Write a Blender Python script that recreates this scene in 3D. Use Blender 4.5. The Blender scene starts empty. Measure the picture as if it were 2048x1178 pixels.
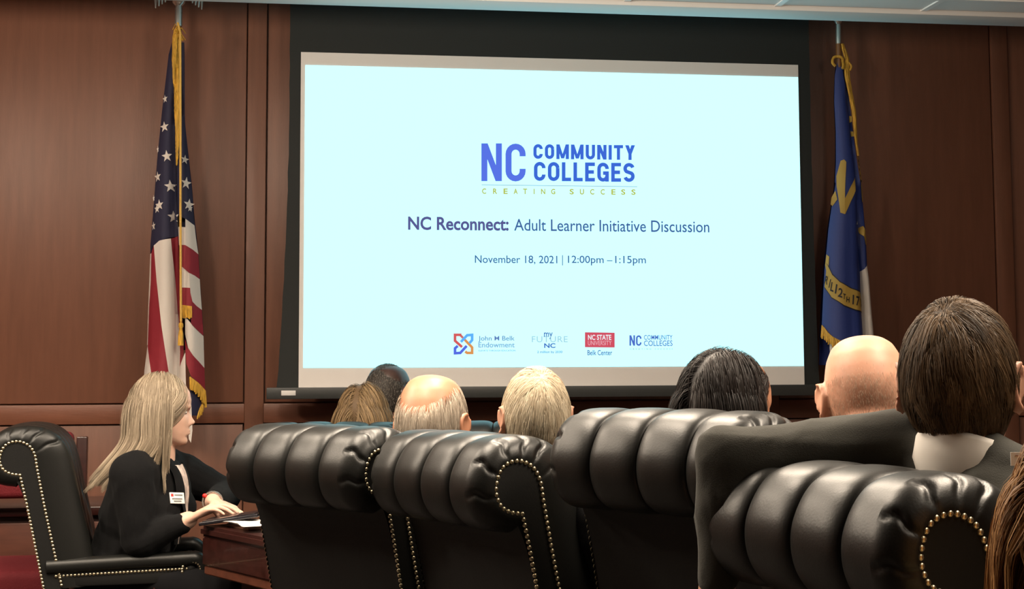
import bpy, bmesh, math, random
import numpy as np
from mathutils import Vector, Matrix

random.seed(7)
R = math.radians
SC = bpy.context.scene
COL = SC.collection

# ------------------------------------------------------------------ camera
W_PX, H_PX, F_PX = 2048.0, 1178.0, 3000.0
PPX, PPY = 1024.0, 491.0
YAW, PITCH, ROLL = R(8.33), R(4.73), R(0.246)
CAM = Vector((0.0, 0.0, 1.25))
_fh = Vector((math.sin(YAW), math.cos(YAW), 0))
_r0 = Vector((math.cos(YAW), -math.sin(YAW), 0))
_fw = _fh * math.cos(PITCH) + Vector((0, 0, 1)) * math.sin(PITCH)
_u0 = _r0.cross(_fw)
_rt = _r0 * math.cos(ROLL) - _u0 * math.sin(ROLL)
_up = _u0 * math.cos(ROLL) + _r0 * math.sin(ROLL)
cd = bpy.data.cameras.new('camera')
cd.sensor_fit = 'HORIZONTAL'
cd.sensor_width = 36.0
cd.lens = F_PX / W_PX * 36.0
cd.shift_y = (PPY - H_PX / 2) / W_PX
cd.clip_start = 0.05
cam = bpy.data.objects.new('camera', cd)
COL.objects.link(cam)
M = Matrix((_rt, _up, -_fw)).transposed().to_4x4()
M.translation = CAM
cam.matrix_world = M
SC.camera = cam


def ray(px, py):
    return _rt * ((px - PPX) / F_PX) + _up * (-(py - PPY) / F_PX) + _fw


def at(px, py, z):
    """world point seen at pixel, z metres along the optical axis"""
    return CAM + ray(px, py) * z


def onY(px, py, Y):
    d = ray(px, py)
    return CAM + d * (Y / d.y)


def onZ(px, py, Z):
    d = ray(px, py)
    return CAM + d * ((Z - CAM.z) / d.z)


# ------------------------------------------------------------------ world, exposure
vs = SC.view_settings
vs.view_transform = 'Standard'
vs.look = 'None'
vs.exposure = 0.0
vs.gamma = 1.0
vs.use_curve_mapping = False
wd = bpy.data.worlds.new('world')
SC.world = wd
wd.use_nodes = True
wd.node_tree.nodes['Background'].inputs[0].default_value = (0.9, 0.75, 0.6, 1)
wd.node_tree.nodes['Background'].inputs[1].default_value = 0.05

# room constants
WALL_Y = 6.58
CEIL_Z = 2.677
EDGE_Y = 5.78           # where the lay-in ceiling stops short of the panelled wall
ROOM = dict(x0=-3.6, x1=4.6, y0=-3.0)
# added fill globes, unseen, brightening ceiling edge, upper wall and screen: (x, y, watts)
FILL_LAMPS = [(-2.3, 4.3, 76), (-0.9, 4.3, 54), (0.6, 4.3, 30), (2.1, 4.3, 13)]
# long recessed troffers over the table: (x, y, watts)
TROFFERS = [(-1.7, 3.6, 48), (-0.1, 3.3, 46), (0.75, 3.9, 46), (1.9, 2.5, 66), (1.6, 1.3, 10)]
LAMP_Z = 2.42
LAMP_COL = (1.0, 0.84, 0.66)


# ------------------------------------------------------------------ materials
def mat(name, col, rough=0.5, metal=0.0, spec=0.5, bump=0.0, bscale=60, var=0.0, vscale=8,
        stretch=(1, 1, 1), sheen=0.0, coat=0.0, sss=0.0, bdist=0.01, emis=None, estr=1.0, detail=4):
    m = bpy.data.materials.new(name)
    m.use_nodes = True
    nt = m.node_tree
    b = nt.nodes['Principled BSDF']
    b.inputs['Base Color'].default_value = (*col, 1)
    b.inputs['Roughness'].default_value = rough
    b.inputs['Metallic'].default_value = metal
    b.inputs['Specular IOR Level'].default_value = spec
    b.inputs['Sheen Weight'].default_value = sheen
    b.inputs['Coat Weight'].default_value = coat
    if sss:
        b.inputs['Subsurface Weight'].default_value = sss
        b.inputs['Subsurface Radius'].default_value = (0.012, 0.005, 0.003)
        b.inputs['Subsurface Scale'].default_value = 1.0
    if emis:
        b.inputs['Emission Color'].default_value = (*emis, 1)
        b.inputs['Emission Strength'].default_value = estr
    if var or bump:
        tc = nt.nodes.new('ShaderNodeTexCoord')
        mp = nt.nodes.new('ShaderNodeMapping')
        mp.inputs['Scale'].default_value = stretch
        nt.links.new(tc.outputs['Object'], mp.inputs['Vector'])
    if var:
        n = nt.nodes.new('ShaderNodeTexNoise')
        n.inputs['Scale'].default_value = vscale
        n.inputs['Detail'].default_value = detail
        nt.links.new(mp.outputs[0], n.inputs['Vector'])
        cr = nt.nodes.new('ShaderNodeValToRGB')
        cr.color_ramp.elements[0].position = 0.3
        cr.color_ramp.elements[1].position = 0.7
        cr.color_ramp.elements[0].color = (*[c * (1 - var) for c in col], 1)
        cr.color_ramp.elements[1].color = (*[min(1, c * (1 + var)) for c in col], 1)
        nt.links.new(n.outputs['Fac'], cr.inputs['Fac'])
        nt.links.new(cr.outputs[0], b.inputs['Base Color'])
    if bump:
        n2 = nt.nodes.new('ShaderNodeTexNoise')
        n2.inputs['Scale'].default_value = bscale
        n2.inputs['Detail'].default_value = 3
        nt.links.new(mp.outputs[0], n2.inputs['Vector'])
        bp = nt.nodes.new('ShaderNodeBump')
        bp.inputs['Strength'].default_value = bump
        bp.inputs['Distance'].default_value = bdist
        nt.links.new(n2.outputs['Fac'], bp.inputs['Height'])
        nt.links.new(bp.outputs[0], b.inputs['Normal'])
    return m


def srgb(r, g, b):
    f = lambda c: c / 12.92 if c <= 0.04045 else ((c + 0.055) / 1.055) ** 2.4
    return tuple(f(c / 255.0) for c in (r, g, b))


def emit(name, col, s=1.0):
    m = bpy.data.materials.new(name)
    m.use_nodes = True
    nt = m.node_tree
    nt.nodes.clear()
    e = nt.nodes.new('ShaderNodeEmission')
    e.inputs[0].default_value = (*col, 1)
    e.inputs[1].default_value = s
    o = nt.nodes.new('ShaderNodeOutputMaterial')
    nt.links.new(e.outputs[0], o.inputs[0])
    return m


def hair_mat(name, c_dark, c_light, rough=0.52):
    m = bpy.data.materials.new(name)
    m.use_nodes = True
    nt = m.node_tree
    b = nt.nodes['Principled BSDF']
    a = nt.nodes.new('ShaderNodeAttribute')
    a.attribute_name = 'strand'
    cr = nt.nodes.new('ShaderNodeValToRGB')
    cr.color_ramp.elements[0].color = (*c_dark, 1)
    cr.color_ramp.elements[1].color = (*c_light, 1)
    nt.links.new(a.outputs['Fac'], cr.inputs['Fac'])
    nt.links.new(cr.outputs[0], b.inputs['Base Color'])
    b.inputs['Roughness'].default_value = rough
    b.inputs['Specular IOR Level'].default_value = 0.22
    return m


WOODC = (0.19, 0.078, 0.046)
MT = dict(
    wood=mat('panel_wood', WOODC, 0.45, var=0.09, vscale=5, stretch=(7, 7, 0.7), bump=0.05, bscale=30),
    wood_rail=mat('rail_wood', (0.205, 0.078, 0.044), 0.42, var=0.09, vscale=5, stretch=(0.7, 7, 7), bump=0.05, bscale=30),
    dark_wood=mat('mahogany', (0.035, 0.010, 0.008), 0.28, var=0.3, vscale=5, stretch=(1, 7, 7), coat=0.3),
    mid_wood=mat('cabinet_wood', (0.10, 0.032, 0.018), 0.4, var=0.25, vscale=5, stretch=(1, 7, 7)),
    plaster=mat('painted_wall', (0.14, 0.09, 0.06), 0.85, bump=0.1, bscale=120),
    carpet=mat('carpet', (0.045, 0.038, 0.035), 0.95, bump=0.5, bscale=300, var=0.3, vscale=90),
    tile=mat('ceiling_tile', (0.80, 0.79, 0.78), 0.9, bump=0.25, bscale=220, bdist=0.004),
    tbar=mat('ceiling_grid_white', (0.88, 0.88, 0.88), 0.4),
    white=mat('white_paint', (0.85, 0.84, 0.82), 0.6),
    screen=mat('screen_fabric', (0.80, 0.76, 0.73), 0.8),
    black_fab=mat('black_masking', (0.012, 0.014, 0.013), 0.75, bump=0.05, bscale=200),
    bar=mat('screen_bar_metal', (0.035, 0.037, 0.036), 0.45),
    leather=mat('black_leather', (0.008, 0.0082, 0.0074), 0.40, spec=0.42, bump=0.10, bscale=260, bdist=0.002),
    leather_flat=mat('black_leather_flat', (0.006, 0.006, 0.0055), 0.62, spec=0.3, bump=0.1, bscale=260, bdist=0.002),
    nail=mat('antique_brass_nail', (0.66, 0.57, 0.38), 0.32, metal=1.0),
    red=mat('red_fabric', (0.16, 0.008, 0.014), 0.8, bump=0.25, bscale=240),
    gold=mat('gold_fringe', (0.62, 0.34, 0.035), 0.6, var=0.35, vscale=60, stretch=(3, 3, 0.4), bump=0.5, bscale=60),
    cord=mat('gold_cord', (0.70, 0.42, 0.08), 0.5, bump=0.4, bscale=200),
    navy=mat('flag_navy', (0.014, 0.013, 0.042), 0.75, bump=0.06, bscale=300),
    fred=mat('flag_red', (0.24, 0.010, 0.022), 0.7, bump=0.06, bscale=300),
    fwhite=mat('flag_white', (0.66, 0.60, 0.55), 0.75, bump=0.06, bscale=300),
    fblue=mat('flag_blue', (0.012, 0.030, 0.17), 0.6, bump=0.06, bscale=300),
    fgold=mat('flag_gold', (0.42, 0.27, 0.05), 0.65),
    fblack=mat('flag_letter', (0.01, 0.01, 0.015), 0.7),
    silver=mat('silver_metal', (0.72, 0.72, 0.68), 0.3, metal=0.9),
    brass=mat('pole_wood', (0.20, 0.09, 0.03), 0.35),
    skin=mat('skin_fair', (0.52, 0.27, 0.18), 0.45, sss=0.12, var=0.07, vscale=25),
    skin_light=mat('skin_light', (0.70, 0.44, 0.33), 0.5, sss=0.12, var=0.05, vscale=25),
    skin_pink=mat('skin_ruddy', (0.54, 0.28, 0.185), 0.55, sss=0.12, var=0.1, vscale=22),
    skin_tan=mat('skin_tanned', (0.44, 0.20, 0.115), 0.45, sss=0.1, var=0.1, vscale=25),
    skin_dark=mat('skin_dark', (0.055, 0.026, 0.019), 0.38, var=0.15, vscale=25),
    blazer=mat('black_wool', (0.0035, 0.0035, 0.004), 0.9, spec=0.2, sheen=0.02, bump=0.15, bscale=500),
    suit=mat('charcoal_wool', (0.048, 0.047, 0.040), 0.9, spec=0.25, sheen=0.05, bump=0.15, bscale=500),
    suit2=mat('dark_wool', (0.007, 0.007, 0.008), 0.9, spec=0.25, sheen=0.02, bump=0.15, bscale=500),
    shirt=mat('white_cotton', (0.80, 0.76, 0.70), 0.7),
    blouse=mat('patterned_blouse', (0.62, 0.50, 0.44), 0.7, var=0.35, vscale=45),
    tan_cloth=mat('tan_cloth', (0.30, 0.21, 0.10), 0.85),
    trousers=mat('dark_trousers', (0.004, 0.004, 0.005), 0.9, spec=0.2),
    shoe=mat('shoe_leather', (0.01, 0.009, 0.008), 0.35),
    eye_white=mat('eye_white', (0.75, 0.72, 0.70), 0.2),
    iris=mat('iris', (0.05, 0.06, 0.06), 0.15),
    lip=mat('lip', (0.42, 0.14, 0.11), 0.4),
    paper=mat('paper', (0.80, 0.77, 0.74), 0.75),
    folder=mat('brown_folder', (0.16, 0.075, 0.045), 0.45),
    gadget=mat('black_plastic', (0.012, 0.011, 0.014), 0.2),
    sticker_text=mat('label_print', (0.45, 0.25, 0.20), 0.6),
    redband=mat('red_band', (0.6, 0.02, 0.015), 0.4),
    plastic=mat('white_plastic', (0.72, 0.70, 0.68), 0.4),
    steel=mat('dark_steel', (0.25, 0.25, 0.25), 0.35, metal=1.0),
    h_blonde=hair_mat('hair_blonde', (0.13, 0.095, 0.06), (0.54, 0.44, 0.32)),
    h_dkblonde=hair_mat('hair_dark_blonde', (0.07, 0.042, 0.022), (0.30, 0.20, 0.10)),
    h_grey=hair_mat('hair_grey', (0.22, 0.17, 0.125), (0.60, 0.52, 0.42)),
    h_white=hair_mat('hair_white', (0.50, 0.40, 0.27), (0.85, 0.76, 0.58)),
    h_black=hair_mat('hair_black', (0.006, 0.004, 0.004), (0.026, 0.018, 0.015), 0.5),
    h_brown=hair_mat('hair_brown', (0.020, 0.012, 0.007), (0.22, 0.135, 0.07)),
    h_redblonde=hair_mat('hair_red_blonde', (0.20, 0.08, 0.022), (0.66, 0.36, 0.13)),
    h_stubble=hair_mat('hair_stubble', (0.16, 0.10, 0.065), (0.34, 0.23, 0.16), 0.7),
    h_saltpepper=hair_mat('hair_salt_pepper', (0.02, 0.016, 0.014), (0.16, 0.14, 0.12)),
)


# ------------------------------------------------------------------ object helpers
def link(o, parent=None):
    COL.objects.link(o)
    if parent is not None:
        o.parent = parent
    return o


def obj(name, verts, faces, material, parent=None, smooth=True, angle=None):
    me = bpy.data.meshes.new(name)
    me.from_pydata([tuple(v) for v in verts], [], [tuple(f) for f in faces])
    me.update()
    if material is not None:
        me.materials.append(MT[material] if isinstance(material, str) else material)
    if smooth:
        me.polygons.foreach_set('use_smooth', [True] * len(me.polygons))
        if angle:
            me.set_sharp_from_angle(angle=R(angle))
    o = bpy.data.objects.new(name, me)
    return link(o, parent)


def mobj(name, me, parent=None):
    return link(bpy.data.objects.new(name, me), parent)


def tag(o, label=None, cat=None, group=None, kind=None):
    if label:
        o['label'] = label
    if cat:
        o['category'] = cat
    if group:
        o['group'] = group
    if kind:
        o['kind'] = kind
    return o


def thing(name, label, cat, loc=(0, 0, 0), rz=0.0, group=None):
    o = bpy.data.objects.new(name, None)
    o.empty_display_size = 0.1
    link(o)
    o.location = loc
    o.rotation_euler = (0, 0, rz)
    return tag(o, label, cat, group)


class Geo:
    def __init__(s):
        s.v, s.f = [], []

    def add(s, verts, faces, mtx=None):
        o = len(s.v)
        for v in verts:
            v = Vector(v)
            s.v.append(mtx @ v if mtx is not None else v)
        s.f += [tuple(i + o for i in f) for f in faces]
        return s

    def box(s, a, b, bevel=0.0, seg=2, mtx=None):
        x0, y0, z0 = a
        x1, y1, z1 = b
        bm = bmesh.new()
        bmesh.ops.create_cube(bm, size=1)
        for v in bm.verts:
            v.co = Vector(((x0 + x1) / 2 + v.co.x * (x1 - x0), (y0 + y1) / 2 + v.co.y * (y1 - y0),
                           (z0 + z1) / 2 + v.co.z * (z1 - z0)))
        if bevel:
            bmesh.ops.bevel(bm, geom=list(bm.edges), offset=bevel, segments=seg, affect='EDGES', profile=0.5)
        bm.verts.index_update()
        s.add([v.co.copy() for v in bm.verts], [[v.index for v in f.verts] for f in bm.faces], mtx)
        bm.free()
        return s

    def tube(s, pts, rads, seg=10, caps=True, mtx=None):
        pts = [Vector(p) for p in pts]
        if not hasattr(rads, '__len__'):
            rads = [rads] * len(pts)
        vv, ff = [], []
        ref = None
        for i, p in enumerate(pts):
            t = (pts[min(i + 1, len(pts) - 1)] - pts[max(i - 1, 0)]).normalized()
            if ref is None:
                ref = Vector((0, 0, 1)) if abs(t.z) < 0.9 else Vector((1, 0, 0))
            a = t.cross(ref).normalized()
            b = a.cross(t).normalized()
            ref = b
            for k in range(seg):
                an = 2 * math.pi * k / seg
                vv.append(p + (a * math.cos(an) + b * math.sin(an)) * rads[i])
        for i in range(len(pts) - 1):
            for k in range(seg):
                ff.append((i * seg + k, i * seg + (k + 1) % seg, (i + 1) * seg + (k + 1) % seg, (i + 1) * seg + k))
        if caps:
            ff.append(tuple(range(seg))[::-1])
            ff.append(tuple((len(pts) - 1) * seg + k for k in range(seg)))
        return s.add(vv, ff, mtx)

    def lathe(s, prof, c=(0, 0, 0), seg=16, mtx=None):
        vv, ff = [], []
        for (r, z) in prof:
            for k in range(seg):
                an = 2 * math.pi * k / seg
                vv.append((c[0] + r * math.cos(an), c[1] + r * math.sin(an), c[2] + z))
        n = len(prof)
        for i in range(n - 1):
            for k in range(seg):
                ff.append((i * seg + k, i * seg + (k + 1) % seg, (i + 1) * seg + (k + 1) % seg, (i + 1) * seg + k))
        ff.append(tuple(range(seg))[::-1])
        ff.append(tuple((n - 1) * seg + k for k in range(seg)))
        return s.add(vv, ff, mtx)

    def ell(s, c, r, rot=None, nu=20, nv=12):
        vv, ff = [], []
        c = Vector(c)
        for j in range(nv + 1):
            th = math.pi * j / nv
            for i in range(nu):
                ph = 2 * math.pi * i / nu
                p = Vector((r[0] * math.sin(th) * math.cos(ph), r[1] * math.sin(th) * math.sin(ph), r[2] * math.cos(th)))
                if rot is not None:
                    p = rot @ p
                vv.append(c + p)
        for j in range(nv):
            for i in range(nu):
                ff.append((j * nu + i, (j + 1) * nu + i, (j + 1) * nu + (i + 1) % nu, j * nu + (i + 1) % nu))
        return s.add(vv, ff)

    def cap(s, p1, r1, p2, r2, seg=16):
        """tapered capsule, a closed shell"""
        p1, p2 = Vector(p1), Vector(p2)
        d = (p2 - p1)
        L = max(d.length, 1e-6)
        t = d / L
        pts, rr = [], []
        for k in range(1, 6):
            a = math.pi / 2 * k / 5
            pts.append(p1 - t * r1 * math.cos(a))
            rr.append(max(r1 * math.sin(a), 1e-4))
        for k in range(4, -1, -1):
            a = math.pi / 2 * k / 5
            pts.append(p2 + t * r2 * math.cos(a))
            rr.append(max(r2 * math.sin(a), 1e-4))
        pts.insert(5, p2)
        rr.insert(5, r2)
        # constant frame
        ref = Vector((0, 0, 1)) if abs(t.z) < 0.9 else Vector((1, 0, 0))
        a = t.cross(ref).normalized()
        b = a.cross(t).normalized()
        vv, ff = [], []
        for p, r in zip(pts, rr):
            for k in range(seg):
                an = 2 * math.pi * k / seg
                vv.append(p + (a * math.cos(an) + b * math.sin(an)) * r)
        n = len(pts)
        for i in range(n - 1):
            for k in range(seg):
                ff.append((i * seg + k, i * seg + (k + 1) % seg, (i + 1) * seg + (k + 1) % seg, (i + 1) * seg + k))
        ff.append(tuple(range(seg))[::-1])
        ff.append(tuple((n - 1) * seg + k for k in range(seg)))
        return s.add(vv, ff)

    def build(s, name, material, parent=None, smooth=True, angle=40):
        return obj(name, s.v, s.f, material, parent, smooth, angle)


def bx(name, a, b, material, parent=None, bevel=0.0):
    return Geo().box(a, b, bevel).build(name, material, parent, True, 35)


def spline(pts, n):
    """Catmull-Rom through 2D/3D points, n samples"""
    P = np.array(pts, float)
    k = len(P)
    out = []
    for i in range(n):
        t = i / (n - 1) * (k - 1)
        j = min(int(t), k - 2)
        u = t - j
        p0, p1, p2, p3 = P[max(j - 1, 0)], P[j], P[j + 1], P[min(j + 2, k - 1)]
        out.append(0.5 * ((2 * p1) + (-p0 + p2) * u + (2 * p0 - 5 * p1 + 4 * p2 - p3) * u * u + (-p0 + 3 * p1 - 3 * p2 + p3) * u ** 3))
    return np.array(out)


def evaluated(o, mods):
    for typ, kw in mods:
        m = o.modifiers.new(typ, typ)
        for k, v in kw.items():
            setattr(m, k, v)
    dg = bpy.context.evaluated_depsgraph_get()
    me = bpy.data.meshes.new_from_object(o.evaluated_get(dg))
    old = o.data
    bpy.data.objects.remove(o)
    bpy.data.meshes.remove(old)
    return me


# ------------------------------------------------------------------ the room
def build_room():
    x0, x1, y0 = ROOM['x0'], ROOM['x1'], ROOM['y0']
    top = 3.15
    tag(bx('floor', (x0, y0, -0.05), (x1, WALL_Y + 0.1, 0), 'carpet'), 'dark patterned carpet floor of the meeting room', 'floor', kind='structure')
    tag(bx('wall_left', (x0 - 0.1, y0, 0), (x0, WALL_Y + 0.1, top), 'wood'), 'wood wall on the left side of the room', 'wall', kind='structure')
    tag(bx('wall_right', (x1, y0, 0), (x1 + 0.1, WALL_Y + 0.1, top), 'wood'), 'wood wall on the right side of the room', 'wall', kind='structure')
    tag(bx('wall_rear', (x0, y0 - 0.1, 0), (x1, y0, top), 'plaster'), 'painted wall behind the camera', 'wall', kind='structure')
    # panelled wall
    wb = bx('wall_back', (x0, WALL_Y + 0.02, 0), (x1, WALL_Y + 0.1, top), 'wood')
    tag(wb, 'red-brown wood panelled wall behind the projection screen', 'wall', kind='structure')
    rz0, rz1 = onY(250, 848, WALL_Y).z, onY(250, 809, WALL_Y).z
    sx = onY(492, 500, WALL_Y).x
    sw = onY(530, 500, WALL_Y).x - sx
    period = 1.150
    k0 = -3
    xs = [sx + period * k for k in range(-3, 6)]
    xs = [x for x in xs if x > x0 and x + sw < x1]
    for x in xs:
        bx('stile', (x, WALL_Y - 0.012, 0), (x + sw, WALL_Y + 0.02, top), 'wood', wb, 0.003)
    for i in range(len(xs) - 1):
        a, b = xs[i] + sw, xs[i + 1]
        bx('rail', (a, WALL_Y - 0.012, rz0), (b, WALL_Y + 0.02, rz1), 'wood_rail', wb, 0.003)
        bx('wall_panel', (a + 0.006, WALL_Y, rz1 + 0.006), (b - 0.006, WALL_Y + 0.02, top), 'wood', wb, 0.002)
        bx('wall_panel', (a + 0.006, WALL_Y, 0.12), (b - 0.006, WALL_Y + 0.02, rz0 - 0.006), 'wood', wb, 0.002)
    tag(bx('baseboard_back', (x0, WALL_Y - 0.025, 0), (x1, WALL_Y - 0.013, 0.11), 'wood_rail', None, 0.003),
        'wood baseboard under the panelled wall', 'baseboard', kind='structure')
    # ceiling
    ce = bx('ceiling', (x0, y0, CEIL_Z + 0.03), (x1, EDGE_Y, CEIL_Z + 0.08), 'tile')
    tag(ce, 'white lay-in tile ceiling', 'ceiling', kind='structure')
    bx('upper_ceiling', (x0, EDGE_Y, top - 0.05), (x1, WALL_Y + 0.1, top), 'white', ce)
    bx('bulkhead', (x0, EDGE_Y - 0.02, CEIL_Z + 0.08), (x1, EDGE_Y, top), 'white', ce)
    bx('edge_trim', (x0, EDGE_Y - 0.15, CEIL_Z - 0.012), (x1, EDGE_Y, CEIL_Z + 0.03), 'white', ce, 0.003)
    ts = 0.6096
    # grid registered on the cross bars seen above the screen
    gx = onZ(1243, 16, CEIL_Z).x
    nx0 = math.floor((x0 - gx) / ts)
    nx1 = math.ceil((x1 - gx) / ts)
    yb = [EDGE_Y - 0.15]
    yb.append(yb[0] - 0.19)
    while yb[-1] > y0:
        yb.append(yb[-1] - ts)
    for j in range(min(4, len(yb) - 1)):
        for i in range(nx0, nx1):
            a, b = max(gx + i * ts, x0), min(gx + (i + 1) * ts, x1)
            if b - a < 0.05:
                continue
            bx('tile', (a + 0.012, yb[j + 1] + 0.012, CEIL_Z + 0.006), (b - 0.012, yb[j] - 0.012, CEIL_Z + 0.035), 'tile', ce)
    for j in range(1, len(yb) - 1):
        bx('grid_bar', (x0, yb[j] - 0.012, CEIL_Z), (x1, yb[j] + 0.012, CEIL_Z + 0.032), 'tbar', ce)
    for i in range(nx0, nx1 + 1):
        x = gx + i * ts
        if x0 < x < x1:
            bx('grid_bar', (x - 0.012, y0, CEIL_Z + 0.001), (x + 0.012, EDGE_Y - 0.15, CEIL_Z + 0.031), 'tbar', ce)
    # invented pendants out of view, added to lift ceiling and wall
    for i, (x, y, w) in enumerate(FILL_LAMPS):
        t = thing('added_pendant', 'added fill globe under the tile ceiling, out of view', 'pendant light', (x, y, LAMP_Z), 0, 'added fill globes')
        Geo().lathe([(0.07, CEIL_Z - LAMP_Z - 0.03), (0.07, CEIL_Z - LAMP_Z - 0.01), (0.05, CEIL_Z - LAMP_Z - 0.002)], (0, 0, 0), 20).build('canopy', 'silver', t)
        Geo().tube([(0, 0, 0.135), (0, 0, CEIL_Z - LAMP_Z - 0.02)], 0.008, 10).build('stem', 'silver', t)
        Geo().lathe([(0.05, 0.125), (0.05, 0.14), (0.02, 0.15)], (0, 0, 0), 16).build('holder', 'silver', t)
        ld = bpy.data.lights.new('added_globe', 'POINT')
        ld.shadow_soft_size = 0.12
        ld.energy = w
        ld.color = LAMP_COL
        lo = bpy.data.objects.new('added_globe', ld)
        link(lo, t)
    for i, (x, y, w) in enumerate(TROFFERS):
        t = thing('ceiling_light', 'long recessed ceiling light over the table', 'ceiling light', (x, y, CEIL_Z - 0.02), 0, 'recessed ceiling lights')
        g = Geo()
        for a, b in (((-0.3, -0.6), (0.3, -0.57)), ((-0.3, 0.57), (0.3, 0.6)), ((-0.3, -0.57), (-0.27, 0.57)), ((0.27, -0.57), (0.3, 0.57))):
            g.box((a[0], a[1], -0.005), (b[0], b[1], 0.018))
        g.build('frame', 'tbar', t)
        Geo().box((-0.27, -0.57, 0.006), (0.27, 0.57, 0.012)).build('diffuser', 'white', t)
        ld = bpy.data.lights.new('troffer_light', 'AREA')
        ld.shape = 'RECTANGLE'
        ld.size = 0.52
        ld.size_y = 1.1
        ld.energy = w
        ld.color = LAMP_COL
        ld.spread = R(140)
        lo = bpy.data.objects.new('troffer_light', ld)
        link(lo, t)
        lo.location = (0, 0, -0.012)


build_room()

# ------------------------------------------------------------------ text and slide
_tcache = {}


def text_geo(s, bold=0.0, spacing=1.0):
    key = (s, bold, spacing)
    if key in _tcache:
        return _tcache[key]
    cu = bpy.data.curves.new('lettering', 'FONT')
    cu.body = s
    cu.size = 1.0
    cu.offset = bold
    cu.space_character = spacing
    cu.resolution_u = 4
    o = bpy.data.objects.new('lettering', cu)
    COL.objects.link(o)
    dg = bpy.context.evaluated_depsgraph_get()
    me = bpy.data.meshes.new_from_object(o.evaluated_get(dg))
    v = np.array([tuple(x.co) for x in me.vertices])[:, :2]
    f = [tuple(p.vertices) for p in me.polygons]
    bpy.data.objects.remove(o)
    bpy.data.curves.remove(cu)
    bpy.data.meshes.remove(me)
    mn, mx = v.min(0), v.max(0)
    _tcache[key] = ((v - mn) / (mx - mn), f)
    return _tcache[key]


SCREEN_Y = WALL_Y - 0.16


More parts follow.
